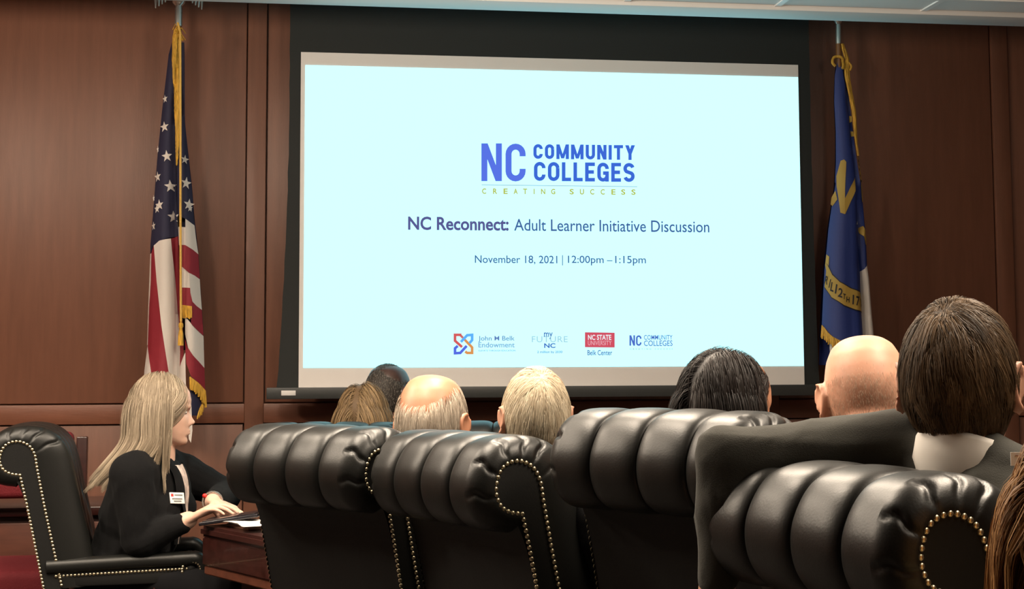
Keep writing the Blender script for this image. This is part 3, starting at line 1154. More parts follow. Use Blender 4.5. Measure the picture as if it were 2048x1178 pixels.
def fringe(fl, top, bot, parent, material='gold', n=26, name='fringe', lift=0.004):
    """row of hanging threads between two edges (lists of pixel points, same length)"""
    T_, B_ = spline(top, n), spline(bot, n)
    g = Geo()
    rng = random.Random(5)
    for a, b in zip(T_, B_):
        j = rng.uniform(-1.2, 1.2)
        pts = [fl.P(a[0], a[1], lift), fl.P((a[0] + b[0]) / 2 + j * 0.4, (a[1] + b[1]) / 2, lift + 0.003), fl.P(b[0] + j, b[1] + rng.uniform(-2, 2), lift)]
        g.tube(pts, [0.0028, 0.0038, 0.0030], 5)
    o = g.build(name, material, parent)
    o['kind'] = 'stuff'
    # backing braid so the threads read as one band
    vv, ff = [], []
    for a, b in zip(T_, B_):
        vv += [fl.P(a[0], a[1], lift - 0.001), fl.P(a[0] * 0.3 + b[0] * 0.7, a[1] * 0.3 + b[1] * 0.7, lift - 0.001)]
    for i in range(n - 1):
        ff.append((2 * i, 2 * i + 1, 2 * i + 3, 2 * i + 2))
    obj('braid', vv, ff, material, parent, True)
    return o


def pole_top_spear(parent, base, h):
    pass


def build_us_flag():
    Yf = WALL_Y - 0.22
    c6 = lambda x, y: (250 + x / 2.74, y / 2.74)
    c7 = lambda x, y: (250 + x / 2.804, 420 + y / 2.804)
    left = [(346, 70), (344, 84), (337.6, 109), (325, 219), (316, 310), (306.6, 430), (301.7, 491), (298, 598), (294.6, 705), (289, 748), (285, 800), (290, 830)]
    right = [(368, 70), (369, 100), (369.5, 241), (376, 303), (385, 383), (388, 430), (391, 452), (397, 509), (400, 563), (404, 620), (407, 670), (409.4, 727), (411, 770), (413, 815), (412, 830)]
    fl = Flag(Yf, left, right, [(0.30, 0.16, 0.028), (0.56, 0.055, -0.055), (0.80, 0.12, 0.026), (0.08, 0.06, 0.012)], 0.075)
    basep = onY(362, 600, Yf)
    t = thing('american_flag', 'draped flag with white stars on navy and red and white stripes, gold fringe', 'flag', (0, 0, 0))
    fl.back('flag_back', 'navy', t, 84, 700)
    # left lobe canton
    can = fl.piece('canton', [c6(258, 232), c6(262, 330), c6(272, 560), c6(280, 880), c6(288, 1178), c7(303, 150), c7(200, 180), c7(165, 205), c7(145, 250), c7(145, 200), c6(155, 1178), c6(180, 850), c6(205, 600), c6(240, 300)][::-1], 'navy', t)
    can2 = fl.piece('canton', [c6(325, 640), c6(345, 830), c6(370, 1050), c6(378, 1178), c7(392, 90), c7(345, 58), c7(308, 40), c6(288, 1178), c6(284, 900), c6(300, 640)][::-1], 'navy', t, -0.002)
    for (x, y, r, sx) in ((222, 548, 25, .6), (220, 703, 31, .85), (235, 866, 34, .9), (183, 975, 32, .62), (255, 1030, 36, .95), (195, 1132, 33, .75), (182, 822, 22, .3), (160, 1090, 20, .3)):
        fl.piece('star', star_pts(*c6(x, y), r / 2.74, 0.12, sx), 'fwhite', can, 0.0025, 9)
    for (x, y, r, sx) in ((278, 45, 36, .9), (165, 95, 28, .45), (185, 0, 28, .6)):
        fl.piece('star', star_pts(*c7(x, y), r / 2.804, 0.1, sx), 'fwhite', can, 0.0025, 9)
    for (x, y, r, sx) in ((332, 882, 28, .75), (340, 1012, 36, .75), (355, 1128, 34, .85)):
        fl.piece('star', star_pts(*c6(x, y), r / 2.74, -0.1, sx), 'fwhite', can2, 0.0045, 9)
    fl.piece('star', star_pts(*c7(368, -4), 24 / 2.804, 0, .6), 'fwhite', can2, 0.0045, 9)
    # left lobe stripes
    S_ = lambda pts, m, lift=0.0: fl.piece('stripe', [c7(*p) for p in pts][::-1], m, t, lift)
    S_([(145, 250), (152, 245), (150, 400), (140, 560), (132, 760), (127, 760), (133, 560)], 'fwhite')
    S_([(152, 245), (168, 205), (185, 400), (215, 650), (255, 905), (262, 1130), (160, 1130), (155, 905), (130, 760), (138, 560), (148, 400)], 'fred')
    S_([(168, 205), (200, 180), (265, 168), (285, 380), (303, 620), (312, 800), (306, 1130), (262, 1130), (255, 905), (215, 650), (185, 400)], 'fwhite')
    S_([(265, 168), (303, 150), (310, 400), (325, 560), (338, 760), (334, 820), (311, 880), (312, 790), (303, 620), (285, 380)], 'fred')
    S_([(346, 800), (354, 1130), (306, 1130), (311, 880), (334, 825)], 'fwhite')
    S_([(130, 760), (155, 905), (160, 1130), (104, 1130), (112, 900)], 'fwhite')
    # right lobe
    S_([(303, 100), (345, 105), (345, 206), (308, 203)], 'fwhite', -0.004)
    S_([(345, 58), (392, 90), (400, 160), (413, 250), (385, 228), (345, 205)], 'fwhite')
    S_([(318, 203), (345, 205), (385, 228), (413, 250), (421, 388), (395, 372), (368, 360), (322, 320)], 'fred')
    S_([(322, 321), (368, 361), (372, 442), (326, 440)], 'fwhite', -0.003)
    S_([(368, 360), (395, 372), (421, 390), (426, 470), (433, 562), (405, 540), (385, 518), (374, 470)], 'fwhite')
    S_([(326, 440), (372, 442), (376, 480), (385, 518), (405, 540), (433, 563), (437, 630), (442, 706), (410, 675), (378, 640), (378, 545), (328, 538)], 'fred')
    S_([(345, 600), (378, 640), (410, 675), (442, 708), (447, 886), (420, 852), (388, 815), (362, 775), (345, 700)], 'fwhite', -0.003)
    S_([(343, 725), (362, 775), (388, 815), (420, 852), (447, 886), (452, 1010), (420, 970), (378, 930), (352, 860)], 'fred')
    S_([(375, 985), (435, 1050), (430, 1085), (412, 1150), (380, 1150), (372, 1060)], 'navy', -0.012)
    S_([(354, 1080), (380, 1090), (386, 1230), (378, 1300), (366, 1280)], 'fwhite', -0.010)
    fringe(fl, [c7(374, 935), c7(415, 968), c7(452, 1012)], [c7(376, 1000), c7(420, 1040), c7(459, 1108)], t, n=26)
    fringe(fl, [c7(332, 538), c7(379, 545)], [c7(334, 606), c7(378, 612)], t, n=12)
    fringe(fl, [c7(452, 1040), c7(440, 1080), c7(425, 1110)], [c7(440, 1110), c7(428, 1150), c7(412, 1165)], t, n=10, lift=-0.012)
    # long gold fringe edge running down the hoist
    rng = random.Random(2)
    cl = spline([c6(286, 165), c6(280, 330), c6(288, 560), c6(292, 740), c6(288, 915)], 80)
    wd_ = np.interp(np.linspace(0, 1, 80), [0, .08, .2, .6, .9, 1], [4, 7.0, 6.4, 5.4, 2.8, 1.2])
    g = Geo()
    for k in range(3):
        ph = k - 1
        pts = [fl.P(p[0] + ph * w_ * 0.55 + rng.uniform(-.5, .5), p[1], 0.014 - abs(ph) * 0.005) for p, w_ in zip(cl, wd_)]
        g.tube(pts, [max(0.0018, w_ / 470 * 0.55) for w_ in wd_], 7)
    for k in range(24):
        y = rng.uniform(60, 85)
        x = rng.uniform(344, 372)
        g.tube([fl.P(358, 62, .02), fl.P((x + 358) / 2, y - 9, .025), fl.P(x, y, .015)], 0.0022, 5)
    g.build('hoist_fringe', 'gold', t)
    # cord and tassel
    a, b = c6(302, 150), c6(313, 1178)
    g = Geo()
    pts = [Vector((onY(x, y, Yf).x, Yf - 0.10, onY(x, y, Yf).z)) for (x, y) in ((359, 56), (364, 75), (364.5, 250), (364.5, 430), (365, 560), (365.5, 645))]
    g.tube(pts, 0.0048, 8)
    g.build('cord', 'cord', t)
    q = onY(365.5, 645, Yf)
    q2 = onY(365, 692, Yf)
    g = Geo()
    hgt = q.z - q2.z
    g.lathe([(0.002, 0), (0.009, -0.008), (0.010, -0.02), (0.006, -0.028), (0.010, -0.05), (0.012, -hgt)], (q.x, Yf - 0.10, q.z), 12)
    g.build('tassel', 'gold', t)
    # pole and eagle
    pt, pb = onY(357, 48, Yf), onY(357, 14, Yf)
    px_, dx = pt.x, 0.0
    Geo().tube([(px_, Yf, 0.10), (px_, Yf, pt.z + 0.003)], 0.013, 12).build('pole', 'brass', t)
    Geo().lathe([(0.016, 0), (0.016, 0.075), (0.014, 0.08), (0.014, 0.088), (0.026, 0.10), (0.028, 0.115), (0.018, 0.13), (0.012, 0.14)], (px_, Yf, pt.z - 0.01), 14).build('ferrule', 'silver', t)
    ez = onY(357, 12, Yf).z
    body = Geo()
    body.ell((px_, Yf, ez + 0.06), (0.026, 0.03, 0.06))
    body.ell((px_, Yf - 0.02, ez + 0.125), (0.016, 0.02, 0.02))
    body.cap((px_, Yf - 0.035, ez + 0.125), 0.007, (px_, Yf - 0.05, ez + 0.118), 0.003)
    eo = body.build('eagle_body', 'silver', t)
    for sg in (-1, 1):
        g = Geo()
        for k in range(6):
            x0_ = px_ + sg * (0.02 + k * 0.013)
            tip = ez - 0.012 + 0.004 * (5 - k) * 2.2
            g.tube([(x0_, Yf + 0.005, ez + 0.12 - k * 0.008), (x0_ + sg * 0.012, Yf, ez + 0.06), (x0_ + sg * 0.010, Yf, tip + (0.03 if k < 2 else 0))], [0.010, 0.010, 0.003], 6)
        g.build('eagle_wing', 'silver', t)
    Geo().lathe([(0.16, 0.0), (0.16, 0.02), (0.13, 0.035), (0.05, 0.05), (0.03, 0.10), (0.022, 0.14), (0.018, 0.16)], (px_, Yf, 0.0), 24).build('floor_stand', 'silver', t)
    return t


def build_nc_flag():
    Yf = WALL_Y - 0.22
    c8 = lambda x, y: (1600 + x / 3.27, 20 + y / 3.27)
    c9 = lambda x, y: (1600 + x / 2.945, 340 + y / 2.945)
    left = [c8(235, 340), c8(225, 430), c8(220, 600), c8(230, 800), c8(230, 1000), c8(222, 1130), c9(205, 80), c9(180, 220), c9(160, 350), c9(148, 480), c9(135, 600), c9(125, 780), c9(118, 920), c9(112, 1150), c9(112, 1400)]
    right = [c8(280, 340), c8(300, 430), c8(325, 600), c8(345, 760), c8(372, 960), c8(392, 1130), c9(355, 60), c9(364, 200), c9(380, 400), c9(386, 560), c9(397, 650), c9(412, 850), c9(424, 985), c9(430, 1150), c9(430, 1400)]
    fl = Flag(Yf, left, right, [(0.30, 0.2, 0.02), (0.80, 0.05, -0.05), (0.93, 0.06, 0.012), (0.62, 0.1, 0.012)], 0.075)
    t = thing('state_flag', 'draped blue state flag with gold letter N and dated gold scroll, gold fringe', 'flag', (0, 0, 0))
    fl.back('flag_back', 'fblue', t, c8(0, 345)[1], 730)
    q8 = lambda L: [c8(*p) for p in L]
    q9 = lambda L: [c9(*p) for p in L]
    blue = fl.piece('blue_field', (q8([(240, 345), (265, 380), (290, 520), (312, 650), (330, 850), (345, 1100)]) + q9([(310, 60), (325, 300), (335, 450), (345, 600), (350, 700), (355, 850), (358, 1100), (240, 1100), (240, 1032), (160, 985), (118, 920), (125, 780), (135, 600), (148, 480), (160, 350), (180, 220), (205, 80)]) + q8([(222, 1130), (230, 1000), (230, 800), (220, 600), (225, 430)]))[::-1], 'fblue', t)
    fl.piece('blue_field', (q8([(312, 650), (335, 800), (355, 960), (378, 1130)]) + q9([(350, 50), (362, 200), (380, 400), (386, 560), (345, 600), (335, 450), (325, 300), (310, 60)]) + q8([(345, 1100), (330, 850)]))[::-1], 'fblue', t, 0.0)
    fl.piece('white_bar', q9([(345, 600), (386, 558), (397, 650), (412, 850), (424, 985), (430, 1150), (360, 1150), (357, 985), (355, 850)])[::-1], 'fwhite', t)
    fl.piece('white_bar', q9([(155, 1000), (240, 1030), (240, 1150), (158, 1150)])[::-1], 'fwhite', t, -0.02)
    # N
    fl.piece('letter', (q8([(228, 1090), (250, 992), (268, 985), (281, 1000), (276, 1100)]) + q9([(250, 0), (240, 175), (238, 268), (214, 258), (206, 100)]))[::-1], 'fgold', blue, 0.003)
    fl.piece('letter', q9([(240, 175), (306, 50), (307, 128), (238, 268)])[::-1], 'fgold', blue, 0.0032)
    fl.piece('leaf', q9([(200, 125), (204, 178), (182, 216), (173, 205), (178, 165)])[::-1], 'fgold', blue, 0.003)
    fl.piece('letter', q9([(332, 345), (352, 334), (370, 362), (380, 445), (366, 442), (356, 395), (340, 376)])[::-1], 'fgold', blue, 0.003)
    fl.piece('star', q9([(308, 326), (318, 306), (327, 326)])[::-1], 'fwhite', blue, 0.003)
    # scroll with date
    band_t = [(145, 555), (165, 620), (200, 665), (260, 700), (350, 733)]
    band_b = [(355, 842), (290, 828), (220, 802), (160, 755), (132, 692)]
    fl.piece('scroll', q9(band_t + band_b)[::-1], 'fgold', blue, 0.003)
    e1 = [(x, y - 4) for x, y in band_t] + [(x, y + 2) for x, y in band_t[::-1]]
    fl.piece('scroll_edge', q9(e1)[::-1], 'fblack', blue, 0.0035)
    e2 = [(x, y + 4) for x, y in band_b] + [(x, y - 2) for x, y in band_b[::-1]]
    fl.piece('scroll_edge', q9(e2)[::-1], 'fblack', blue, 0.0035)
    fl.piece('scroll_end', q9([(146, 498), (156, 515), (152, 560), (142, 610), (138, 560)])[::-1], 'fgold', blue, 0.003)
    # characters of the date follow the band
    for ch, x, y, h, w_, rot in (('R', 140, 652, 46, 14, 35), ('I', 153, 672, 50, 4, 33), ('L', 164, 693, 52, 16, 30), ('1', 180, 705, 54, 7, 26), ('2', 201, 728, 52, 24, 22),
                               ('T', 221, 750, 32, 16, 18), ('H', 243, 768, 32, 20, 14), ('1', 275, 768, 56, 8, 12), ('7', 302, 777, 56, 22, 10), ('7', 332, 785, 56, 20, 8)):
        v, f = text_geo(ch, 0.02)
        ca, sa = math.cos(R(rot)), math.sin(R(rot))
        pts = []
        for p in v:
            lx, ly = (p[0] - .5) * w_, (0.5 - p[1]) * h
            pts.append(c9(x + lx * ca - ly * sa * 0.3, y + lx * sa + ly))
        fl.piece('letter', pts, 'fblack', blue, 0.005, 12, f)
    # upper scroll, folded on edge
    fl.piece('scroll', (q8([(352, 870), (362, 890), (378, 985), (397, 1130)]) + q9([(352, 60), (357, 190), (349, 195), (344, 100)]) + q8([(384, 1130), (364, 960)]))[::-1], 'fgold', blue, 0.004)
    for (x, y) in ((370, 992), (373, 1018), (376, 1048), (380, 1090), (384, 1125)):
        fl.piece('letter', q8([(x - 6, y - 9), (x + 4, y - 7), (x + 6, y + 8), (x - 3, y + 6)])[::-1], 'fblack', blue, 0.007)
    fl.piece('leaf', q8([(316, 695), (327, 700), (328, 735), (318, 742)])[::-1], 'fgold', blue, 0.004)
    fl.piece('leaf', q8([(325, 795), (336, 800), (342, 832), (330, 830)])[::-1], 'fgold', blue, 0.004)
    fringe(fl, [c9(118, 915), c9(160, 982), c9(240, 1030)], [c9(112, 985), c9(160, 1040), c9(235, 1075)], t, n=26)
    # fringe round the top and down the fly
    g = Geo()
    rng = random.Random(4)
    cl = spline(q8([(270, 225), (300, 320), (300, 430), (322, 560), (345, 680), (355, 850), (368, 960)]), 60)
    wd_ = np.interp(np.linspace(0, 1, 60), [0, .3, .6, 1], [2.2, 5.6, 4.2, 2.4])
    for k in (-1, 0, 1):
        g.tube([fl.P(p[0] + k * w_ * .55, p[1], 0.012 - abs(k) * .004) for p, w_ in zip(cl, wd_)], [w_ / 470 * .55 for w_ in wd_], 7)
    loop = spline(q8([(222, 372), (204, 350), (210, 318), (240, 310), (268, 330), (268, 372), (262, 392)]), 30)
    g.tube([fl.P(p[0], p[1], 0.014) for p in loop], 0.0062, 7)
    g.tube([fl.P(p[0], p[1], 0.012) for p in spline(q8([(262, 228), (290, 320), (326, 370), (318, 400)]), 20)], 0.0045, 7)
    g.build('hoist_fringe', 'gold', t)
    pt = onY(1677, 88, Yf)
    Geo().tube([(pt.x, Yf, 0.10), (pt.x, Yf, pt.z + 0.003)], 0.013, 12).build('pole', 'brass', t)
    Geo().lathe([(0.013, 0), (0.013, 0.085), (0.011, 0.09), (0.017, 0.10), (0.02, 0.115), (0.016, 0.13), (0.010, 0.135), (0.012, 0.15)], (pt.x, Yf, pt.z), 14).build('ferrule', 'silver', t)
    g = Geo()
    zz = pt.z + 0.17
    g.tube([(pt.x + 0.03 * math.cos(R(a)), Yf, zz + 0.014 + 0.02 * math.sin(R(a))) for a in range(0, 361, 24)], 0.006, 6)
    g.ell((pt.x, Yf, zz + 0.09), (0.03, 0.03, 0.06))
    for sg in (-1, 1):
        g.tube([(pt.x + sg * .02, Yf, zz + .13), (pt.x + sg * .07, Yf, zz + .10), (pt.x + sg * .09, Yf, zz + .03)], [.012, .014, .003], 6)
    g.build('eagle_finial', 'silver', t)
    Geo().lathe([(0.16, 0.0), (0.16, 0.02), (0.13, 0.035), (0.05, 0.05), (0.03, 0.10), (0.022, 0.14), (0.018, 0.16)], (pt.x, Yf, 0.0), 24).build('floor_stand', 'silver', t)
    return t


build_us_flag()
build_nc_flag()


# ------------------------------------------------------------------ people
HEAD_TAB = np.array([  # z, back, front, half width
    (.1180, -.020, .002, .012), (.1150, -.040, .025, .028), (.1080, -.062, .046, .046), (.0950, -.082, .066, .060), (.0720, -.097, .082, .0705),
    (.0450, -.104, .089, .0760), (.0200, -.106, .088, .0775), (.0000, -.103, .082, .0765), (-.0200, -.096, .083, .0745), (-.0400, -.083, .086, .0710),
    (-.0600, -.066, .086, .0670), (-.0750, -.050, .086, .0625), (-.0900, -.034, .083, .0560), (-.1030, -.014, .085, .0465), (-.1130, .010, .082, .0350), (-.1190, .030, .070, .0180)])


def head_shell(nz=64, nu=72, jaw=1.0, nose=1.0):
    vv, ff = [], []
    zs = np.concatenate([np.linspace(.118, .095, 12)[:-1], np.linspace(.095, -.119, nz - 11)])
    tab = HEAD_TAB[::-1]
    for z in zs:
        b, f, w = [float(np.interp(z, tab[:, 0], tab[:, i])) for i in (1, 2, 3)]
        if z < -.03:
            w *= 1 - (1 - jaw) * min(1, (-.03 - z) / .05)
        cy, a = (f + b) / 2, (f - b) / 2
        # nose profile
        nz_ = float(np.interp(z, [-.052, -.046, -.040, -.033, -.022, -.008, .006], [0, .006, .021, .026, .019, .009, 0])) * nose
        sg = float(np.interp(z, [-.046, -.034, -.01, .006], [.0135, .0125, .008, .010]))
        for i in range(nu):
            th = 2 * math.pi * i / nu
            cx, sy = math.sin(th), math.cos(th)
            e = 0.92
            x = w * math.copysign(abs(cx) ** e, cx)
            y = cy + a * math.copysign(abs(sy) ** e, sy)
            if sy > 0:
                y += nz_ * math.exp(-(x / sg) ** 2)
                y += .005 * math.exp(-((abs(x) - .015) / .008) ** 2 - ((z + .042) / .007) ** 2) * nose
                y -= .010 * math.exp(-((abs(x) - .030) / .015) ** 2 - ((z - .001) / .011) ** 2)
                y += .0045 * math.exp(-((abs(x) - .030) / .022) ** 2 - ((z - .020) / .008) ** 2)
                y += .0085 * math.exp(-(x / .020) ** 2) * (math.exp(-((z + .0635) / .0045) ** 2) + 1.0 * math.exp(-((z + .0745) / .005) ** 2))
                y -= .006 * math.exp(-(x / .024) ** 2 - ((z + .069) / .0024) ** 2)
                y -= .004 * math.exp(-(x / .02) ** 2 - ((z + .086) / .006) ** 2)
                y += .004 * math.exp(-((abs(x) - .048) / .018) ** 2 - ((z + .025) / .018) ** 2)
            vv.append(Vector((x, y, float(z))))
    n = len(zs)
    for j in range(n - 1):
        for i in range(nu):
            ff.append((j * nu + i, j * nu + (i + 1) % nu, (j + 1) * nu + (i + 1) % nu, (j + 1) * nu + i))
    ff.append(tuple(range(nu))[::-1])
    ff.append(tuple((n - 1) * nu + i for i in range(nu)))
    return vv, ff


def add_ear(g, H, sg, big=1.0):
    base = Vector((sg * .075, -.008, -.006))
    out = Matrix.Rotation(sg * R(-22), 3, 'Z')

    def E(u, v, w):  # u forward, v up, w outwards
        return H @ (base + out @ Vector((sg * w, u, v)) * big)
    ring = [(.010, -.012), (.016, .006), (.012, .024), (-.002, .032), (-.016, .026), (-.021, .008), (-.018, -.010), (-.010, -.024), (.002, -.030)]
    pts = spline(ring, 16)
    for a, b in zip(pts[:-1], pts[1:]):
        g.cap(E(a[0], a[1], .012 + (.006 if a[0] < 0 else 0)), .0048 * big, E(b[0], b[1], .012 + (.006 if b[0] < 0 else 0)), .0048 * big, 8)
    R3 = H.to_3x3() @ out
    g.ell(E(-.003, .002, .006), (.0075 * big, .016 * big, .027 * big), R3)
    g.ell(E(.0, -.028, .010), (.006 * big, .009 * big, .009 * big), R3)


def add_hand(g, wrist, fdir, pnorm, side, curl=0.35, spread=0.05, scale=1.0, curls=None, thumb=0.6):
    """wrist point, finger direction, palm normal (out of the palm); side=+1 right hand, -1 left"""
    f = Vector(fdir).normalized()
    n = Vector(pnorm)
    n = (n - f * n.dot(f)).normalized()
    lat = f.cross(n).normalized() * side      # towards the thumb
    w = Vector(wrist)
    k = scale
    # palm: four metacarpals and filler
    for i, o in enumerate((.030, .010, -.010, -.029)):
        g.cap(w + lat * o * .62 * k + f * .008 * k, .015 * k, w + lat * o * k + f * (.088 - .004 * abs(i - 1)) * k, .0115 * k, 10)
    g.ell(w + f * .045 * k, (.034 * k, .045 * k, .0135 * k), Matrix((lat, f, n)).transposed())
    tips = []
    for i, (o, L) in enumerate(((.030, (.040, .025, .020)), (.010, (.045, .029, .022)), (-.010, (.042, .027, .021)), (-.029, (.033, .020, .018)))):
        p = w + lat * o * k + f * (.088 - .004 * abs(i - 1)) * k
        c = curls[i] if curls else curl
        d = (f + lat * spread * (1.5 - i) * .6).normalized()
        ang = 0.0
        r = .0095 if i < 3 else .0082
        for j, l in enumerate(L):
            ang = c * (0.7 if j == 0 else 1.0)
            d = (d * math.cos(ang) + n * math.sin(ang)).normalized()
            n2 = (n * math.cos(ang) - d * 0).normalized()
            q = p + d * l * k
            g.cap(p, r * k, q, (r - .0012) * k, 10)
            p, r = q, r - .0011
        tips.append(p)
    p = w + lat * .022 * k + f * .022 * k
    d = (lat * .8 + f * .75 + n * .35 * thumb).normalized()
    for l, r in ((.042, .0135), (.032, .0112), (.026, .0100)):
        q = p + d * l * k
        g.cap(p, r * k, q, (r - .001) * k, 10)
        p = q
        d = (d + f * .35 - lat * .18 + n * .25 * thumb).normalized()
    return tips


def remesh(g, name, material, voxel, smooth=6, ratio=None, fac=0.5):
    o = g.build(name, None, None, False, None)
    mods = [('REMESH', dict(mode='VOXEL', voxel_size=voxel, use_smooth_shade=True)), ('SMOOTH', dict(factor=fac, iterations=smooth))]
    if ratio:
        mods.append(('DECIMATE', dict(ratio=ratio)))
    me = evaluated(o, mods)
    me.name = name
    me.materials.clear()
    for m in (material if isinstance(material, list) else [material]):
        me.materials.append(MT[m] if isinstance(m, str) else m)
    me.polygons.foreach_set('use_smooth', [True] * len(me.polygons))
    return me


def wrinkle(me, amp, sc, seed=0, stretch=(1, 1, 1)):
    """soft cloth folds pushed along the normals"""
    n = len(me.vertices)
    co = np.empty(n * 3, np.float32)
    no = np.empty(n * 3, np.float32)
    me.vertices.foreach_get('co', co)
    me.vertex_normals.foreach_get('vector', no)
    P = co.reshape(-1, 3).astype(float)
    N = no.reshape(-1, 3).astype(float)
    rng = np.random.default_rng(seed + 1)
    Q = P * np.array(stretch) * sc
    d = np.zeros(n)
    for k in range(7):
        w = unit(rng.normal(size=3)) * rng.uniform(.6, 1.8)
        w2 = unit(rng.normal(size=3)) * rng.uniform(.5, 1.0)
        ph = rng.uniform(0, 6.28)
        s_ = np.sin(Q @ w + 1.6 * np.sin(Q @ w2 + ph) + ph)
        d += (1 - np.abs(s_)) ** 2 - .35
    P += N * (amp * .55 * d)[:, None]
    me.vertices.foreach_set('co', P.astype(np.float32).ravel())
    me.update()


def unit(a):
    return a / np.maximum(np.linalg.norm(a, axis=-1, keepdims=True), 1e-9)


def make_hair(name, H, parent, material, n, mask, flow, length, seg=8, width=0.002, stiff=0.75, grav=0.35,
              c=(0, -.010, .012), r=(.080, .101, .108), layer=(1.0, 1.07), cap=1.012, colliders=(), clump=0.5, nclump=260,
              jit=0.10, seed=1, wave=0.0, taper=0.35, style=None, capmask=None, hug=0.0, rise=0.0, hug_z=-9.0):
    rng = np.random.default_rng(seed)
    c = np.array(c)
    r = np.array(r)
    d = unit(rng.normal(size=(n * 4, 3)))
    keep = np.array([mask(x) for x in d])
    d = d[rng.random(len(d)) < keep][:n]
    n = len(d)
    lay = rng.uniform(layer[0], layer[1], size=(n, 1))
    g = np.array(H.to_3x3().inverted() @ Vector((0, 0, -1)))
    ln = np.array([length(x) for x in d])[:, None] * rng.uniform(.85, 1.08, size=(n, 1))

    def run(d, lay, ln, j):
        p = c + r * d * 0.985
        v = unit(np.array([flow(x) for x in d]) + rng.normal(size=d.shape) * j)
        path = [p.copy()]
        st = ln / seg
        for k in range(seg):
            v = unit(v * stiff + g * grav + rng.normal(size=v.shape) * j * 0.25)
            if style is not None:
                v = unit(v + style(p, k / seg))
            q = p + v * st
            e = (q - c) / (r * lay)
            m = np.linalg.norm(e, axis=1, keepdims=True)
            ins = m < 1
            q = np.where(ins, c + r * lay * e / np.maximum(m, 1e-6), q)
            if hug:
                hw = hug * (q[:, 2:3] > hug_z)
                e = (q - c) / r
                m = np.linalg.norm(e, axis=1, keepdims=True)
                q = q * (1 - hw) + hw * (c + r * (lay + rise * (k + 1) / seg) * e / np.maximum(m, 1e-6))
            for (cc, cr) in colliders:
                e = (q - np.array(cc)) / (np.array(cr) * lay)
                m = np.linalg.norm(e, axis=1, keepdims=True)
                q = np.where(m < 1, np.array(cc) + np.array(cr) * lay * e / np.maximum(m, 1e-6), q)
            v = unit(q - p)
            p = q
            path.append(p.copy())
        return np.stack(path, 1)
    paths = run(d, lay, ln, jit)
    if clump > 0 and n > nclump:
        gi = rng.choice(n, nclump, replace=False)
        gd = d[gi]
        near = np.empty(n, int)
        for a in range(0, n, 2000):
            near[a:a + 2000] = np.argmax(d[a:a + 2000] @ gd.T, axis=1)
        gp = paths[gi][near]
        off = (paths[:, :1] - gp[:, :1])
        tt = np.linspace(0, 1, seg + 1)[None, :, None]
        target = gp + off * (1 - 0.55 * tt)
        wgt = clump * np.clip(tt * 1.6, 0, 1)
        paths = paths * (1 - wgt) + target * wgt
        tone_c = rng.random(nclump)[near]
    else:
        tone_c = rng.random(n)
    if wave:
        ph = rng.uniform(0, 6.28, size=(n, 1))
    tone = np.clip(0.55 * tone_c + 0.45 * rng.random(n), 0, 1)
    T = np.gradient(paths, axis=1)
    T = unit(T)
    out = unit((paths - c) / (r ** 2))
    side = unit(np.cross(T, out))
    rot = rng.uniform(-.6, .6, size=(n, 1, 1))
    side = unit(side * np.cos(rot) + out * np.sin(rot))
    tw = width * np.interp(np.linspace(0, 1, seg + 1), [0, .15, .75, 1], [.7, 1, .9, taper])[None, :, None]
    A, B = paths - side * tw / 2, paths + side * tw / 2
    V = np.stack([A, B], 2).reshape(-1, 3)
    idx = np.arange(n)[:, None] * (2 * (seg + 1)) + 2 * np.arange(seg)[None, :]
    F = np.stack([idx, idx + 1, idx + 3, idx + 2], -1).reshape(-1, 4)
    tones = np.repeat(tone, 2 * (seg + 1))
    # cap that carries the roots
    capv, capf = [], []
    nu, nv = 40, 26
    cm = capmask or mask
    o0 = len(V)
    for j in range(nv + 1):
        th = math.pi * j / nv
        for i in range(nu):
            ph = 2 * math.pi * i / nu
            dd = np.array([math.sin(th) * math.cos(ph), math.sin(th) * math.sin(ph), math.cos(th)])
            capv.append(c + r * cap * dd)
    if cap:
        for j in range(nv):
            for i in range(nu):
                th, ph = math.pi * (j + .5) / nv, 2 * math.pi * (i + .5) / nu
                dd = np.array([math.sin(th) * math.cos(ph), math.sin(th) * math.sin(ph), math.cos(th)])
                if cm(dd) > 0.6:
                    capf.append([o0 + a for a in (j * nu + i, (j + 1) * nu + i, (j + 1) * nu + (i + 1) % nu, j * nu + (i + 1) % nu)])
        V = np.concatenate([V, np.array(capv)])
        tones = np.concatenate([tones, np.full(len(capv), 0.12)])
    Mh = np.array(H)
    V = V @ Mh[:3, :3].T + Mh[:3, 3]
    me = bpy.data.meshes.new(name)
    me.from_pydata(V.tolist(), [], F.tolist() + capf)
    me.materials.append(MT[material])
    at_ = me.attributes.new('strand', 'FLOAT', 'POINT')
    at_.data.foreach_set('value', tones.astype(np.float32))
    me.polygons.foreach_set('use_smooth', [True] * len(me.polygons))
    me.update()
    o = mobj(name, me, parent)
    o['kind'] = 'stuff'
    return o


def pose_head(center, yaw, pitch=0.0, roll=0.0, scale=1.0):
    """yaw: degrees right of the person's forward; pitch: down positive"""
    m = Matrix.Translation(center) @ Matrix.Rotation(R(-yaw), 4, 'Z') @ Matrix.Rotation(R(-pitch), 4, 'X') @ Matrix.Rotation(R(roll), 4, 'Y')
    return m @ Matrix.Scale(scale, 4)


TORSO_SHELL = {}


